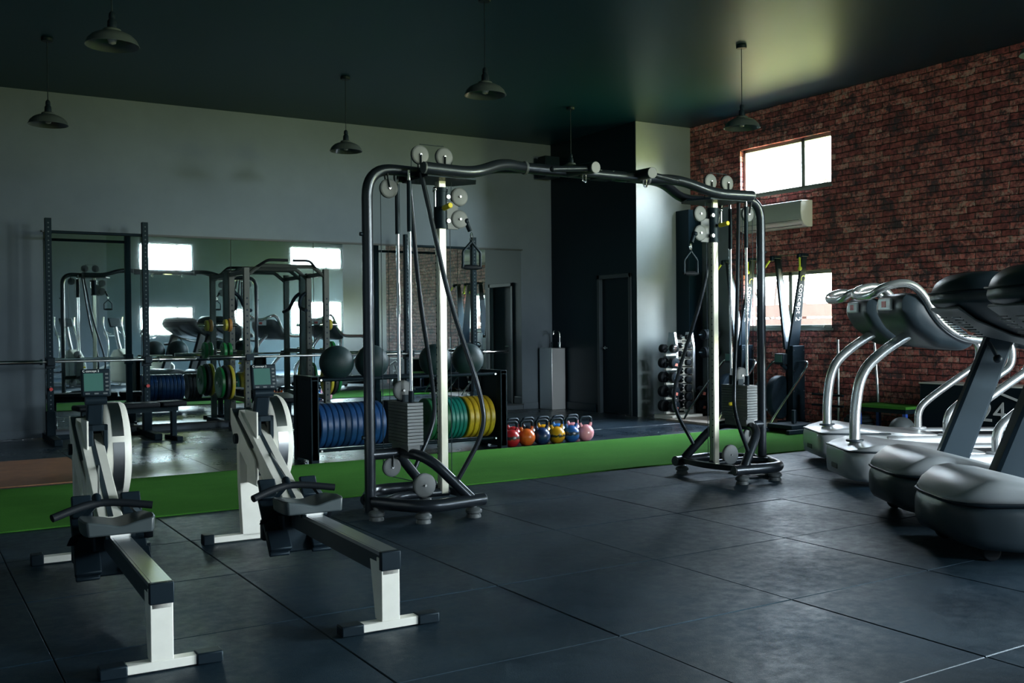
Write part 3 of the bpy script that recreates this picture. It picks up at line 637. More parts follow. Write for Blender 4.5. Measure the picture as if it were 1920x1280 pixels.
# ================================================================== CABLE CROSSOVER
cm = thing('cable_crossover_machine','big charcoal tube-framed cable crossover with two towers joined by a crossbeam','cable machine',(0,0,0))
YC = 6.31
def tower(X, D):
    P = lambda u,v,z: V((X+D*u, YC+v, z))
    R = .038
    MB().tube([P(0,0,.04),P(0,0,2.385),P(.42,0,2.375)],R,n=20,fil=.20,k=9).build('upright_post','frame',cm)
    base = MB().tube([P(.0,-.07,.115),P(.20,-.43,.115),P(.68,-.36,.115)],R*1.12,n=20,fil=.16,k=8).tube([P(.0,.07,.115),P(.20,.43,.115),P(.68,.36,.115)],R*1.12,n=20,fil=.16,k=8)
    base.tube([P(.02,-.10,.115),P(.02,.10,.115)],R).tube([P(.05,-.12,.12),P(.22,0,.13),P(.60,0,.125)],.03,fil=.1)
    base.build('base_frame','frame',cm)
    for s in (-1,1): MB().cyl(P(.675,s*.361,.115),P(.690,s*.359,.115),R*1.0).build('tube_end_cap','gplast',cm,bev=.003)
    MB().rings([[P(.60-.07*math.sin(PI*k/8)*-1,-.33+.66*k/8,.125) + V((D*a,0,b)) for a,b in ((-.03,.02),(.03,.02),(.045,-.02),(-.02,-.035))] for k in range(9)]).build('base_cross_plate','frame',cm,bev=.004)
    for u,v in ((.0,-.10),(.60,-.365),(.60,.365),(.22,-.36),(.10,.22)):
        f = MB().rev([(.02,.09),(.022,.07),(.045,.062),(.056,.05),(.056,.034),(.045,.028),(.044,.024),(.050,.012),(.050,.0)][::-1],P(u,v,0),(0,0,1),24).build('rubber_foot','gplast',cm)
    MB().tube([P(.58,-.365,.13),P(.30,-.26,.43),P(.22,0,.43),P(.30,.26,.43),P(.58,.365,.13)],R*.95,n=18,fil=.16,k=7).tube([P(0,0,.43),P(.24,0,.43)],R*.95).build('arched_leg','frame',cm)
    # slim guard tubes
    for s in (-1,1):
        MB().tube([P(.36,s*.10,2.36),P(.50,s*.22,1.5),P(.68,s*.36,.80),P(.69,s*.37,.58),P(.50,s*.33,.26)],.0165,n=12,fil=.22,k=7).build('guard_tube','frame',cm)
    # guide rail with carriage
    gr = MB(); gr.prism([(-.024,-.032),(.024,-.032),(.032,-.022),(.032,-.008),(.022,0),(.032,.008),(.032,.022),(.024,.032),(-.024,.032),(-.032,.022),(-.032,.008),(-.022,0),(-.032,-.008),(-.032,-.022)], lambda u,v,w:P(.56+u,v,w), .12, 2.37)
    hl = gr.mark()
    for k in range(34):
        z = .35+k*.05; hl.cyl(P(.56+.0315,-.0155,z),P(.56+.0335,-.0155,z),.006,n=8); hl.cyl(P(.56-.0335,.0155,z),P(.56-.0315,.0155,z),.006,n=8)
    gr.build('guide_rail',['rail','plast'],cm)
    MB().cyl(P(.56,0,2.0),P(.56,0,2.27),.048).cyl(P(.56,0,2.25),P(.56,0,2.28),.053).cyl(P(.56,0,1.99),P(.56,0,2.02),.053).build('pulley_carriage','plast',cm)
    ca = [o for o in bpy.data.objects if o.name.startswith('pulley_carriage')][-1]
    MB().cyl(P(.55,-.04,2.13),P(.55,-.075,2.13),.012).build('knob_stem','chrome',ca); MB().cyl(P(.55,-.07,2.13),P(.55,-.17,2.14),.019).build('adjustment_knob','yellow',ca,bev=.004)
    MB().cyl(P(.50,-.035,2.14),P(.50,-.035,2.26),.008).ball(P(.50,-.035,2.265),.016,n=10).build('pop_pin_lever','chrome',ca)
    for z in (2.045,2.215): MB().cyl(P(.60,-.05,z),P(.60,-.03,z),.018).build('carriage_bolt','steel',ca,bev=.003)
    MB().box(*sorted((X+D*.60,X+D*.70)),YC-.006,YC+.006,1.99,2.19).build('pulley_bracket','gplast',ca,bev=.004)
    def pulley(c, ax=(0,1,0), r=.066, br=None):
        p = MB().disc(c,ax,r,.034,.006).build('pulley','pulley',cm)
        a = V(ax).normalized(); c = V(c)
        MB().cyl(c-a*.021,c-a*.028,.008,n=12).build('pulley_bolt','steel',p)
        if br is not None:
            b_ = MB()
            for s in (-1,1): b_.beam(c+a*.022*s+V((0,0,.0)), c+a*.022*s+V(br), .005, .026, up=a)
            b_.build('pulley_bracket','gplast',p,bev=.002)
        return p
    pulley(P(.71,0,2.225)); pulley(P(.71,0,2.065))
    pulley(P(.40,0,2.50),br=(0,0,-.09)); pulley(P(.59,0,2.50),br=(0,0,-.09)); pulley(P(.16,0,2.25),br=(-D*.02,0,.10))
    pulley(P(.16,0,.335),br=(0,0,.09)); pulley(P(.40,-.02,.19),r=.085); pulley(P(.25,0,.86),r=.07)
    MB().cyl(P(.775,0,2.04),P(.80,0,1.985),.018).ball(P(.765,0,2.055),.026,n=12).build('cable_stopper','plast',cm)
    MB().tube([P(.40,0,2.575),P(.59,0,2.575)],.003,n=6).tube([P(.335,0,2.5),P(.335,0,2.40)],.003,n=6).tube([P(.656,0,2.5),P(.645,0,2.22)],.003,n=6).build('top_cable','plast',cm)
    MB().tube([P(.10,0,2.25),P(.10,0,.34)],.003,n=6).tube([P(.22,0,2.25),P(.24,0,.93)],.003,n=6).tube([P(.635,0,2.07),P(.63,0,.2)],.003,n=6).tube([P(.16,-.0,.27),P(.34,-.02,.22)],.003,n=6).build('side_cable','plast',cm)
    # weight stack
    st = MB(); n = 13
    for k in range(n): z = .49+k*.0225; st.box(*sorted((X+D*.21,X+D*.33)),YC-.155,YC+.155,z,z+.0205)
    so = st.build('weight_stack','stack',cm,bev=.0015,seg=1)
    MB().box(*sorted((X+D*.225,X+D*.315)),YC-.13,YC+.13,.435,.49).build('stack_base','gplast',cm)
    MB().cyl(P(.33,-.0,.62),P(.37,-.0,.62),.016).ball(P(.375,0,.62),.017,n=10).build('selector_pin','yellow',so)
    for s in (-1,1):
        MB().cyl(P(.27,s*.095,.78),P(.27,s*.095,2.37),.0125).build('guide_rod','chrome',cm)
        MB().cyl(P(.27,s*.095,.78),P(.27,s*.095,.86),.019).build('rod_bushing','plast',cm)
        MB().cyl(P(.27,s*.095,1.95),P(.27,s*.095,2.30),.017).build('rod_sleeve','plast',cm)
    MB().box(*sorted((X+D*.24,X+D*.30)),YC-.02,YC+.02,.78,.83).build('stack_yoke','plast',cm)
    # wishbone head: two tubes from end caps run in to the crossbeam
    for s in (-1,1):
        MB().tube([P(.33,s*.22,2.375),P(.72,s*.20,2.370),P(1.02,s*.10,2.475),P(1.28,0,2.475)] ,R*1.08,n=20,fil=.12,k=8).build('head_tube','frame',cm)
        MB().cyl(P(.315,s*.221,2.375),P(.331,s*.22,2.375),R*1.08).build('tube_end_cap','gplast',cm,bev=.003)
        MB().tube([P(.40,0,2.375),P(.40,s*.21,2.375)],R*.95).build('head_cross_tube','frame',cm)
    MB().prism([(.36,-.20),(.75,-.18),(.85,0),(.75,.18),(.36,.20)], lambda u,v,w:P(u,v,w), 2.325,2.338).build('head_plate','plast',cm)
    MB().cyl(P(1.26,0,2.475),P(1.285,0,2.475),.050).build('collar','gplast',cm,bev=.004)
    for z in (.55,1.93): MB().cyl(P(-.037,0,z),P(-.055,0,z),.014).build('hose_clip','plast',cm)
tower(2.76, 1); tower(6.47, -1)
MB().tube([(4.02,YC,2.475),(5.21,YC,2.475)],.042,n=20).build('crossbeam','frame',cm)
for X,D in ((4.42,1),(5.00,-1)):
    hb = MB().tube([(X,YC,2.475),(X+D*.02,YC-.32,2.465)],.043,n=20).build('pull_up_horn','frame',cm)
    MB().cyl((X+D*.02,YC-.32,2.465),(X+D*.021,YC-.335,2.464),.044).build('tube_end_cap','gplast',hb,bev=.003)
    MB().tube([(X-D*.02,YC-.28,2.46),(X-D*.30,YC-.24,2.44)],.021).ball((X-D*.30,YC-.24,2.44),.023,n=12).build('pull_up_grip','frame',cm)
    MB().tube([(X,YC-.20,2.43),(X,YC-.20,2.38),(X+.03,YC-.20,2.37),(X+.03,YC-.2,2.43)],.006,fil=.015,n=8).build('attachment_hook','chrome',cm)
MB().tube([(4.42,YC-.16,2.45),(5.0,YC-.16,2.45)],.03).build('centre_tube','frame',cm)
MB().cbox((4.71,YC-.08,2.45),(.17,.18,.05)).build('coupling_plate','frame',cm,bev=.01)
for x_ in (4.65,4.77):
    for y_ in (-.07,.03): MB().cyl((x_,YC-.05+y_,2.47),(x_,YC-.05+y_,2.49),.011,n=10).build('coupling_bolt','chrome',cm)
def stirrup(X, label):
    t_ = thing('training_stirrup', label, 'stirrup', (X,YC,1.98), group='stirrup handles on the cable towers')
    MB().tube([(0,0,.0),(.012,0,-.03),(0,0,-.075),(-.012,0,-.03)],.0045,n=8,fil=.02,closed=True).build('snap_hook','chrome',t_)
    MB().tube([(0,0,-.07),(-.072,0,-.145),(-.072,0,-.255)],.010,rx=.010,n=10,fil=.012).tube([(0,0,-.07),(.072,0,-.145),(.072,0,-.255)],.010,n=10,fil=.012).ball((0,0,-.07),.013,n=10).build('stirrup_frame','plast',t_)
    MB().rev([(.013,-.065),(.018,-.045),(.019,0),(.018,.045),(.013,.065)],(0,0,-.255),(1,0,0),16).cyl((-.082,0,-.255),(.082,0,-.255),.010).build('grip','rubber',t_)
stirrup(2.76+.81, 'black stirrup handle hanging from the left cable tower'); stirrup(6.47-.81, 'black stirrup handle hanging from the right cable tower')

# ================================================================== PLATE RACK, PLATES, BALLS, KETTLEBELLS
pr = thing('plate_rack','low black two-tier rack holding weight plates and dark balls','rack',(0,0,0))
for X in (3.44,5.555):
    for Y in (9.19,9.60): MB().box(X-.04,X+.04,Y-.04,Y+.04,0,.835).build('upright','blk',pr,bev=.004)
    MB().box(X-.035,X+.035,9.15,9.64,.80,.84).box(X-.035,X+.035,9.15,9.64,.03,.09).box(X-.03,X+.03,9.15,9.64,.08,.80).build('end_frame','blk',pr,bev=.004)
for Y in (9.22,9.56):
    for z in (.115,.80): MB().cyl((3.47,Y,z),(5.53,Y,z),.017).build('rail','blk',pr)
for X in (3.52,5.475):
    for Y in (9.185,): 
        for z in (.115,.80): MB().cyl((X,Y-.002,z),(X,Y+.01,z),.010,n=10).build('rail_bolt','steel',pr)
def plate(name, x, r, t, m, label, group, y=9.39, z=None, ax=(1,0,0)):
    o = MB().rev([(.026,-t*.5),(.055,-t*.5),(.06,-t*.36),(r*.60,-t*.36),(r*.66,-t*.5),(r-.008,-t*.5),(r,-t*.34),(r,t*.34),(r-.008,t*.5),(r*.66,t*.5),(r*.60,t*.36),(.06,t*.36),(.055,t*.5),(.026,t*.5)],(0,0,0),ax,36).build(name,m,None)
    o.location = (x,y,z if z is not None else .115+.012+r*.93); tag(o,label,'weight plate',group); return o
pb = [mat('bumper_blue',(.012,.065,.20),.42,noise=.25,nscale=9), mat('bumper_dark_blue',(.010,.04,.11),.45,noise=.2,nscale=9)]
pg = mat('bumper_green',(.015,.12,.045),.42,noise=.25,nscale=9); pt = mat('bumper_teal',(.01,.20,.16),.40,noise=.25,nscale=9)
py_ = mat('bumper_yellow',(.55,.38,.02),.42,noise=.3,nscale=14); pk = mat('bumper_black',(.015,.018,.02),.5)
zz = .115+.207
x = 3.545
for k in range(11):
    lab = 'dark blue bumper plate among the brighter blue ones, fifth from the left post' if k == 4 else 'blue bumper plate on the low rack, left half, edge toward the viewer'
    plate('bumper_plate', x, .222, .058, pb[1] if k == 4 else pb[0], lab, 'dark blue bumper plate' if k == 4 else 'blue bumper plates on the low rack', z=zz+.02); x += .0625
for k in range(4): plate('bumper_plate', 4.30+k*.06, .222, .052, pk, 'black bumper plate behind the weight stack on the low rack', 'black bumper plates on the low rack', z=zz+.02)
x = 4.745
for k in range(4): plate('bumper_plate', x, .222, .050, pg, 'dark green bumper plate on the low rack beside the teal ones', 'dark green bumper plates on the low rack', z=zz+.02); x += .054
for k in range(4): plate('bumper_plate', x, .222, .044, pt, 'teal green bumper plate on the low rack, left of the yellow ones', 'teal bumper plates on the low rack', z=zz+.02); x += .047
x += .012
for k in range(5): plate('bumper_plate', x+.02, .222, .056, py_, 'yellow bumper plate at the right end of the low rack', 'yellow bumper plates on the low rack', z=zz+.02); x += .0645
for X,lb in ((3.76,'dark wall ball on the plate rack, leftmost of the four'),(4.14,'dark wall ball half behind the upright of the left cable tower'),(4.86,'dark wall ball behind the ivory guide rail of the left cable tower'),(5.25,'dark wall ball on the plate rack, nearest the kettlebells')):
    o = MB().ball((0,0,0),.172,n=32).build('wall_ball','ball'); o.location = (X,9.39,.816+.142); tag(o,lb,'ball','wall balls on the plate rack')
def kettlebell(loc, m, label, hm='plast', rz=.0, r=.098):
    t_ = thing('kettlebell', label, 'kettlebell', loc, rz, 'kettlebells in two rows on the floor')
    MB().ball((0,0,r*.90),r,n=32,z0=-r*.90).build('bell_body',m,t_)
    hs = MB()
    for s in (-1,1): hs.tube([(s*.058,0,r*1.66),(s*.072,0,r*1.95),(s*.075,0,r*2.18)],[.020,.017,.0155],n=12,fil=.02)
    hs.build('handle_horns',m,t_)
    MB().tube([(-.075,0,r*2.10),(-.074,0,r*2.72),(.074,0,r*2.72),(.075,0,r*2.10)],.0165,n=14,fil=.045,k=6).build('grip',hm,t_)
    return t_
kc = dict(red=worn('kettle_red',(.40,.012,.015)), orange=mat('kettle_orange',(.72,.13,.015),.3,coat=.3), navy=mat('kettle_navy',(.012,.035,.11),.32,coat=.2),
          yellow=worn('kettle_yellow',(.75,.36,.01),z=.085,wid=.014), blue=worn('kettle_blue',(.02,.10,.32),(.012,.018,.03),z=.10,wid=.022), pink=mat('kettle_pink',(.75,.30,.33),.35,coat=.3),
          black=mat('kettle_black',(.015,.018,.022),.3,coat=.2), sky=mat('kettle_sky',(.04,.22,.60),.3,coat=.3))
for k,(c,lb) in enumerate([('red','dark red kettlebell with a worn band, nearest the plate rack'),('orange','bright orange kettlebell in the front row'),('navy','plain navy kettlebell between the orange and the yellow one'),
        ('yellow','yellow kettlebell with a chipped black band, front row'),('blue','scuffed mid-blue kettlebell left of the pink one, front row'),('pink','pink kettlebell at the right end of the front row')]):
    kettlebell((5.715+k*.199,9.27,.0), kc[c], lb)
for k,(c,lb) in enumerate([('red','second red kettlebell, peeping out behind the dark red one by the rack post'),('red','red kettlebell in the back row behind the dark red and orange ones'),('black','black kettlebell in the back row behind the orange one'),('yellow','yellow kettlebell in the back row behind the navy one'),
        ('sky','light blue kettlebell in the back row behind the yellow one'),('pink','pink kettlebell in the back row behind the blue one')]):
    kettlebell((5.71+k*.205,9.56,.0), kc[c], lb, rz=.1)

# ================================================================== POWER RACKS AND BARBELLS
def holes(mb, x, y, z0, z1, st=.052, r=.010, face=-1, half=.038):
    z = z0
    while z < z1: mb.cyl((x,y+face*(half-.003),z),(x,y+face*(half+.0012),z),r,n=10); z += st
def power_rack(label, x, y):
    t_ = thing('power_rack', label, 'rack', (x,y,0), group='tall power racks against the mirrors')
    for s in (-1,1):
        p = MB().box(s*.545-.035,s*.545+.035,-.038,.038,.02,2.63).mark(); holes(p,s*.545,0,.18,2.58); p.build('upright',['blk','teal'],t_,bev=.004)
        MB().box(s*.545-.045,s*.545+.045,-.62,.42,.0,.075).build('base_foot','blk',t_,bev=.008)
        MB().box(s*.545-.05,s*.545+.05,-.055,.055,.07,.36).build('base_bracket','blk',t_,bev=.006)
        h = MB().box(s*.545-.05,s*.545+.05,-.05,.05,.86,.99).box(s*.545-.042,s*.545+.042,-.13,-.04,.90,.925).box(s*.545-.042,s*.545+.042,-.145,-.125,.90,.985).build('bar_hook','plast',t_,bev=.005)
        MB().cyl((s*.545,-.05,.62),(s*.545,-.09,.62),.02).build('hook_knob','red',h)
    MB().cyl((-.52,0,2.47),(.52,0,2.47),.018).build('pull_up_bar','blk',t_)
    MB().box(-.52,.52,.20,.26,.0,.05).build('rear_floor_bar','blk',t_,bev=.004)
    return t_
RY = 12.90
power_rack('tall black power rack at the far left in front of the mirrors', 2.13, RY)
power_rack('tall black power rack behind the left cable tower', 6.78, RY)
def barbell(x, y, z, label):
    o = thing('barbell', label, 'barbell', (x,y,z), group='empty barbells racked in front of the mirrors')
    MB().cyl((-.66,0,0),(.66,0,0),.014,n=16).build('bar_shaft','steel',o)
    for s in (-1,1):
        MB().rev([(.016,0),(.036,.002),(.036,.03),(.025,.032),(.025,.445),(.022,.45)],(s*.655,0,0),(s,0,0),20).build('bar_sleeve','chrome',o)
barbell(2.15,RY-.09,.942,'empty chrome barbell on the rack at the far left')
barbell(4.45,12.55,.955,'empty barbell across the middle half rack')
barbell(6.75,RY-.09,.942,'empty barbell on the rack behind the left cable tower, above the wall balls')
# half rack in the middle, with plates on its pegs
greyr = mat('rack_grey_green',(.045,.055,.05),.45,.2,spec=.3)
hr = thing('half_rack','lower grey half rack with angled pull-up bars, between the two tall racks','rack',(4.39,12.65,0))
for s in (-1,1):
    for y,z1,nm in ((0,2.09,'front_upright'),(.66,2.07,'rear_upright')):
        p = MB().box(s*.535-.035,s*.535+.035,y-.035,y+.035,.02,z1).mark(); holes(p,s*.535,y,.35,1.72,.075,.013,-1,.035); p.build(nm,[greyr,'plast'],hr,bev=.004)
    MB().box(s*.535-.04,s*.535+.04,-.25,.72,0,.07).build('base_foot','blk',hr,bev=.006)
    MB().tube([(s*.50,.66,1.80),(s*.42,.66,1.74),(s*.38,.60,1.60),(s*.38,.33,1.55)],.025,fil=.08).build('dip_arm','blk',hr)
    [MB().beam((s*.535,0,q),(s*.535,.66,q),.055,.055).build('side_brace',greyr,hr,bev=.004) for q in (2.03,.40,1.0)]
for y in (0,.66):
    MB().tube([(-.535,y,1.98),(-.36,y,2.12),(.36,y,2.12),(.535,y,1.98)],.026,n=8,fil=.02).build('arched_top_bar',greyr,hr)
MB().tube([(-.40,0,2.10),(-.28,-.10,2.19),(-.02,-.10,2.19)],.018,fil=.05).build('angled_grip','rubber',hr); MB().tube([(.40,0,2.10),(.28,-.10,2.19),(.05,-.10,2.19)],.018,fil=.05).build('angled_grip','rubber',hr)
for s in (-1,1): MB().box(s*.535-.05,s*.535+.05,-.14,.04,.91,.935).box(s*.535-.05,s*.535+.05,-.14,-.12,.93,.99).build('bar_hook','plast',hr,bev=.004)
for s in (-1,1):
    for z in (.62,1.02,1.36): MB().cyl((s*.57,.33,z),(s*.83,.33,z),.022).build('plate_peg','chrome',hr)
    MB().beam((s*.57,.33,.05),(s*.57,.33,1.45),.05,.05).build('peg_post','blk',hr)
pgreen2 = mat('disc_green',(.01,.16,.04),.35,coat=.2); por = mat('disc_amber',(.45,.20,.05),.4); pyel = mat('disc_yellow',(.42,.36,.03),.4)
for s in (-1,1):
    sd = 'right' if s > 0 else 'left'
    for j,(dx,z,r,m,cn) in enumerate([(.10,1.02,.115,pgreen2,'green'),(.17,1.02,.115,pgreen2,'green'),(.09,1.36,.085,por,'amber'),(.14,1.36,.075,pyel,'pale yellow'),(.10,.62,.222,pyel,'yellow'),(.16,.62,.222,pk,'black'),(.22,.62,.20,pgreen2,'green')]):
        plate('weight_disc', 4.39+s*(.57+dx), r, .042, m, '%s weight disc on the %s side pegs of the half rack' % (cn,sd), '%s discs on the %s pegs of the half rack'%(cn,sd), y=12.98, z=z)
# utility bench before the half rack and a flat bench by the left rack
def bench(loc, rz, label):
    t_ = thing('weight_bench', label, 'bench', loc, rz, 'black benches by the racks')
    MB().box(-.62,.30,-.14,.14,.40,.46).build('seat_pad','rubber',t_,bev=.02); MB().box(.32,.62,-.14,.14,.40,.46).build('end_pad','rubber',t_,bev=.02)
    MB().beam((-.55,0,.37),(.55,0,.37),.06,.06).build('spine','blk',t_)
    for x_,w_ in ((-.5,.26),(.5,.20)): MB().box(x_-.03,x_+.03,-.03,.03,.03,.36).box(x_-.035,x_+.035,-w_,w_,0,.05).build('leg','blk',t_,bev=.004)
bench((4.25,12.42,0), math.radians(78), 'black flat bench under the barbell of the middle half rack')
bench((2.35,12.20,0), math.radians(8), 'black flat bench in front of the left power rack, behind the first rower')

# ================================================================== DUMBBELL TREE
dt = thing('dumbbell_tree','silver upright dumbbell stand against the pale wall','dumbbell stand',(9.33,10.74,0))
MB().box(-.22,.33,-.20,.20,.0,.065).build('base','white',dt,bev=.01)
for x_ in (-.045,.265): MB().rings([[V((x_-.02,-w_,z)),V((x_+.02,-w_,z)),V((x_+.02,w_,z)),V((x_-.02,w_,z))] for w_,z in ((.10,.07),(.10,1.0),(.055,1.21))]).build('side_plate','steel',dt,bev=.003)
MB().box(-.04,.26,.08,.105,.1,1.12).build('centre_panel','white',dt,bev=.004)
def dumbbell(loc, r, L, label, grp, cap='plast', capc=None):
    t_ = thing('dumbbell', label, 'dumbbell', loc, 0, grp)
    MB().cyl((0,-L*.5,0),(0,L*.5,0),.014,n=12).build('handle','chrome',t_)
    for s in (-1,1):
        h = MB().rev([(r*.80,0),(r,.010),(r,L*.27),(r*.82,L*.29)],(0,s*L*.22,0),(0,s,0),20).build('head','rubber',t_)
        if capc: MB().disc((0,s*(L*.22+L*.29),0),(0,1,0),r*.70,.004,.001,20).build('head_disc',capc,h)
    if capc == 'plast': MB().prism([(-r*.35,-r*.5),(r*.3,-r*.6),(r*.45,-r*.1),(-.1*r,0)], lambda u,v,w:(u,w,v), -L*.525,-L*.512).build('weight_mark',mat('label_salmon',(.75,.22,.16),.5) if 'label_salmon' not in bpy.data.materials else bpy.data.materials['label_salmon'],t_)
    return t_
nm = ['top','second','third','fourth','bottom']
for k in range(5):
    r = .058 if k == 0 else .070+.003*k
    dumbbell((9.18,10.70,.985-k*.200), r, .30, '%s large dumbbell in the left column of the stand' % nm[k], 'large dumbbells in the left column', capc='chrome' if k == 0 else 'plast')
    MB().box(-.25,-.045,-.10,-.06,.985-k*.2-.10,.985-k*.2-.07).build('cradle','white',dt)
for k in range(9):
    dumbbell((9.44,10.68,1.14-k*.118), .036+.0025*k, .22, 'small black dumbbell in the narrow middle column of the stand', 'small dumbbells in the middle column')
    MB().box(.015,.20,-.13,-.09,1.14-k*.118-.062,1.14-k*.118-.048).build('cradle','chrome',dt)
for k in range(2): dumbbell((9.69,10.70,.37-k*.195), .08, .30, ('upper','lower')[k]+' large dumbbell at the right foot of the stand', 'large dumbbells at the right foot', capc='plast')

# ================================================================== SKI MACHINES
sp_ = MB().box(9.0,10.05,9.20,10.55,.0015,.03).build('ski_platform','greyfelt'); tag(sp_,'low beige board under the two ski machines','platform')
def ski(y, label):
    t_ = thing('ski_machine', label, 'ski machine', (9.80,y,.03), group='ski machines by the lower window')
    # two blades forming a V
    for s in (-1,1):
        b0 = [(-.02,0),(.20,0),(.20,.02)]
        pr_ = [(-.03,.95),(.155,.95),(.10,2.15),(.02,2.15)]
        f = lambda u,v,w,s=s: (u, s*(.03+(.20)*max(0,(v-.95))/1.2)+w, v)
        bl = MB().prism(pr_, f, -.016,.016).build('blade','plast',t_,bev=.004)
        if s > 0: MB().prism([(.0,1.05),(.12,1.05),(.08,2.0),(.035,2.0)], f, -.0185,-.0165).build('blade_inlay','gplast',bl)
        else:
            d = V((0,-.20/1.2,1)).normalized()
            text('maker_lettering','concept 2',.12,'letter',bl,basis((.062,-.147,1.55),-d,(1,0,0)) )
            text('maker_emblem','C',.11,'letter_y',bl,basis((.062,-.205,1.86),-d,(1,0,0)))
        MB().box(-.03,.10,*sorted((s*.19,s*.27)),2.13,2.17).cyl((-.035,s*.23,2.10),(-.035,s*.23,2.16),.03).build('pulley_head','blk',t_,bev=.005)
        MB().cyl((-.05,s*.25,2.11),(-.11,s*.31,1.985),.013).ball((-.115,s*.315,1.97),.028,n=12).build('ski_handle','lime',t_)
    MB().cyl((.05,-.2,2.165),(.05,.2,2.165),.006,n=8).build('top_cord','plast',t_)
    MB().box(-.02,.20,-.105,-.02,.0,1.0).box(.02,.18,-.03,.06,.0,.98).build('mast','blk',t_,bev=.006)
    sb = MB()
    for z in (.16,.42,.68,.94):
        for u in (.0,.18): sb.cyl((u,-.107,z),(u,-.104,z),.006,n=8)
    sb.build('mast_bolts','steel',t_)
    m_ = MB().box(-.14,-.06,-.05,.10,.76,.90).build('monitor','plast',t_,bev=.01); MB().box(-.145,-.139,-.035,.085,.79,.885).build('display_screen','screen',m_)
    MB().cyl((-.09,.02,.76),(.0,.02,.70),.025).build('monitor_bracket','blk',t_)
    fl = MB().rev([(.05,-.07),(.22,-.07),(.27,-.05),(.28,-.03),(.28,.03),(.27,.05),(.22,.07),(.05,.07)],(-.10,.06,.34),(.25,-1,0),40).build('flywheel_housing','plast',t_)
    bd = MB(); rr = []
    for j in range(15):
        a = math.radians(-75+150*j/14); ax = V((.25,-1,0)).normalized(); u = V((0,0,1)).cross(ax).normalized(); c_ = V((-.10,.06,.34))
        e_ = (-u*math.cos(a) if True else u)*-1 if False else u*(-math.cos(a)); p = c_ - e_*1*.283*-1 if False else c_ + (u*math.cos(a)*(1)+V((0,0,1))*math.sin(a))*.283
        rr.append([p+ax*.03,p-ax*.03,p-ax*.03+(c_-p)*.03,p+ax*.03+(c_-p)*.03])
    bd.rings(rr).build('vent_band','gplast',fl)
    for s in (-1,1):
        MB().tube([(.06,s*.10,.80),(.06,s*.30,.80),(-.03,s*.32,.70),(-.62,s*.32,.10),(-.68,s*.32,.0)],.015,n=10,fil=.08).build('floor_brace','chrome',t_)
    MB().box(-.05,.22,-.16,.14,0,.03).build('base_plate','blk',t_,bev=.004)
ski(9.10,'black ski machine with yellow-green grips in front of the lower window'); ski(10.0,'black ski machine partly hidden behind the right cable tower')

# ================================================================== RIGHT-HAND CLUTTER
def pole(loc, h, label, lean=0):
    o = MB().cyl((0,0,0),(0,lean,h),.016).build('steel_bar','steel'); o.location = loc; tag(o,label,'bar',)
pole((9.93,8.40,.03),1.08,'upright steel bar standing by the brick wall, left of the silver treadmills'); pole((9.95,7.80,.03),1.35,'taller steel bar leaning on the brick wall behind the silver treadmills',.10)
t_ = thing('bar_stand','low dark stand with two horizontal pegs by the brick wall','stand',(9.78,8.44,0))
MB().box(-.03,.03,-.03,.03,.0,.52).build('post','blk',t_,bev=.004); MB().box(-.15,.15,-.2,.2,0,.04).build('base','blk',t_,bev=.004)
for z in (.30,.43): MB().cyl((0,-.24,z),(0,.24,z),.014).build('peg','blk',t_)
t_ = thing('weight_sled','low black push sled on the turf beside the farthest treadmill','sled',(9.22,8.47,.012))
MB().box(-.35,.35,-.25,-.19,0,.05).build('runner','blk',t_,bev=.01); MB().box(-.35,.35,.19,.25,0,.05).build('runner','blk',t_,bev=.01)
MB().box(-.25,.25,-.2,.2,.05,.10).build('deck','blk',t_,bev=.01); MB().cyl((0,0,.1),(0,0,.26),.03).build('plate_horn','plast',t_)
o = MB()
for k,(r_1,z) in enumerate(((.20,.04),(.17,.09),(.15,.14),(.12,.18))): o.tube([(r_1*math.cos(a),r_1*math.sin(a),z) for a in [2*PI*j/16 for j in range(16)]],.024,n=10,fil=.03,k=1,closed=True)
o = o.build('battle_rope','band'); o.location = (9.83,8.02,.012); tag(o,'coiled dark battle rope on the floor by the leaning bar','rope')
t_ = thing('step_bench','small bench with green turf top and blue legs behind the silver treadmills','bench',(9.72,7.47,.012))
MB().box(-.2,.2,-.34,.34,.33,.36).build('turf_top','turf',t_); MB().box(-.19,.19,-.33,.33,.28,.33).build('top_frame','blk',t_)
for sx in (-1,1):
    for sy in (-1,1): MB().box(sx*.17-.02,sx*.17+.02,sy*.31-.02,sy*.31+.02,.0,.28).build('leg','bluep',t_)
o = MB().ball((0,0,0),.14,n=24).build('medicine_ball','gplast'); o.location = (9.35,7.05,.14); tag(o,'grey medicine ball on the floor behind the treadmill uprights','ball')
t_ = thing('printed_box','big black padded box with pale roof outline and number 24 on it','box',(9.88,6.35,0))
MB().box(-.18,.20,-.52,.74,.0,.64).build('padded_body','plast',t_,bev=.02)
MB().box(-.185,.205,-.525,.745,.63,.645).build('top_edge','white',t_,bev=.004)
bx = basis((-.186,-.14,.36),(0,-1,0),(0,0,1))
text('number_lettering','24',.30,'letter',t_,bx,.002); text('side_lettering','DNA',.13,'letter',t_,basis((-.186,.28,.14),(0,-1,0),(0,0,1)),.002)
MB().prism([(.14,.50),(-.16,.60),(-.46,.50),(-.46,.475),(-.16,.575),(.14,.475)], lambda u,v,w:(w,u,v), -.189,-.184).build('roof_outline','letter',t_)
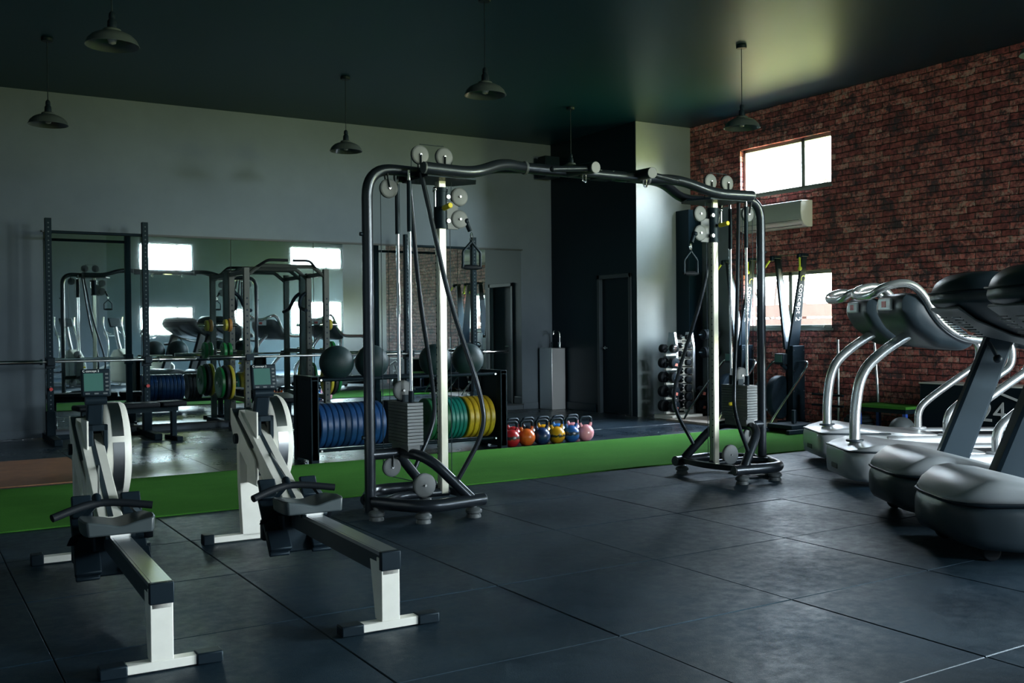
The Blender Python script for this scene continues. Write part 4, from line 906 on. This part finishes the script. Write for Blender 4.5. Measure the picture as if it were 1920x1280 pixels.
# foam rollers on wall pegs next to the dark column
for k,(z,lb) in enumerate(((.92,'lower dark foam roller on a peg behind the right cable tower'),(1.17,'upper dark foam roller on a peg behind the right cable tower'))):
    t_ = thing('foam_roller', lb, 'roller', (9.86,10.62,z), group='foam rollers by the dark column')
    MB().cyl((-.12,0,0),(.16,0,0),.075,n=24).build('foam_body','rubber',t_,bev=.006); MB().cyl((-.20,0,0),(-.12,0,0),.012).disc((-.125,0,0),(1,0,0),.05,.012).build('peg_end','plast',t_)
t_ = thing('roller_stand','dark post holding the two foam rollers','stand',(10.02,10.74,.0))
MB().box(-.03,.03,-.03,.03,0,1.45).build('post','blk',t_); MB().box(-.12,.06,-.12,.12,0,.03).build('foot','blk',t_)
for z in (.92,1.17): MB().cyl((-.32,-.12,z),(.0,-.12,z),.010).beam((0,-.12,z),(0,0,z),.03,.03).build('arm','blk',t_)

# ================================================================== BEHIND THE VIEWER, SEEN IN THE MIRRORS
def trainer(loc, rz, label):
    t_ = thing('cross_trainer', label, 'cross trainer', loc, rz, 'cross trainers seen in the mirror')
    MB().rings([rrect(0,(a+c)/2,w_,(c-a)/2,.05,3,q) for q,w_,a,c in ((-.05,.05,.12,.55),(.0,.11,.08,.70),(.15,.15,.06,.85),(.35,.16,.06,.88),(.55,.13,.06,.70),(.70,.08,.08,.40))]).build('drive_housing','acw',t_)
    MB().beam((.30,0,.05),(-1.05,0,.05),.10,.06).box(-1.1,-1.0,-.28,.28,0,.06).box(.5,.6,-.28,.28,0,.06).build('floor_frame','silver',t_,bev=.01)
    MB().tube([(.25,0,.8),(.12,0,1.15),(.06,0,1.42)],.045,fil=.1).build('mast','silver',t_)
    c_ = MB().cbox((0,0,0),(.05,.34,.24)).build('console','plast',t_,bev=.02); c_.location = (.05,0,1.52); c_.rotation_euler = (0,math.radians(-20),0)
    MB().tube([(.08,-.14,1.25),(-.10,-.20,1.32),(-.14,-.14,1.20),(-.14,.14,1.20),(-.10,.20,1.32),(.08,.14,1.25)],.016,fil=.05).build('fixed_handlebar','wsilver',t_)
    for s in (-1,1):
        MB().tube([(.10,s*.24,.55),(.12,s*.25,1.1),(-.05,s*.27,1.45),(-.02,s*.27,1.66)],.02,fil=.15).build('moving_arm','wsilver',t_)
        MB().beam((.12,s*.22,.50),(-.85,s*.20,.22),.04,.05).build('pedal_arm','silver',t_,bev=.006); MB().box(-.75,-.35,*sorted((s*.12,s*.27)),.30,.33).build('pedal','plast',t_,bev=.01)
trainer((3.55,.75,0), math.radians(62),'white cross trainer seen in the mirror at far left'); trainer((4.65,.75,0), math.radians(62),'white cross trainer seen in the mirror behind the first rower monitor')
def bike(loc, rz, label):
    t_ = thing('exercise_bike', label, 'exercise bike', loc, rz)
    MB().rings([rrect(0,(a+c)/2,w_,(c-a)/2,.04,3,q) for q,w_,a,c in ((.25,.05,.15,.50),(.15,.08,.12,.66),(0,.09,.1,.72),(-.25,.08,.12,.60),(-.4,.05,.15,.45))]).build('drive_housing','acw',t_)
    MB().beam((.5,0,.05),(-.55,0,.05),.08,.06).box(.47,.55,-.25,.25,0,.07).box(-.6,-.52,-.25,.25,0,.07).build('floor_frame','silver',t_,bev=.01)
    MB().tube([(.20,0,.6),(.32,0,1.05),(.33,0,1.2)],.035,fil=.1).build('mast','plast',t_)
    MB().tube([(.30,0,1.12),(.12,-.06,1.13),(.08,-.22,1.14),(-.02,-.24,1.24)],.015,fil=.05).tube([(.30,0,1.12),(.12,.06,1.13),(.08,.22,1.14),(-.02,.24,1.24)],.015,fil=.05).build('handlebar','wsilver',t_)
    c_ = MB().cbox((0,0,0),(.04,.28,.20)).build('console','plast',t_,bev=.015); c_.location = (.33,0,1.32); c_.rotation_euler = (0,math.radians(-25),0)
    MB().cyl((-.30,0,.55),(-.38,0,.95),.025).build('seat_post','steel',t_); MB().rings([rrect(0,.97,w_,.03,.02,2,q) for q,w_ in ((-.16,.03),(-.22,.05),(-.36,.11),(-.48,.13),(-.52,.10))]).build('saddle','rubber',t_)
    MB().cyl((-.05,-.15,.35),(-.05,.15,.35),.03).beam((-.05,.13,.35),(.06,.13,.22),.02,.03).beam((-.05,-.13,.35),(-.16,-.13,.48),.02,.03).build('crank','steel',t_)
bike((5.65,.9,0), math.radians(200),'white exercise bike seen in the mirror left of the reflected window')
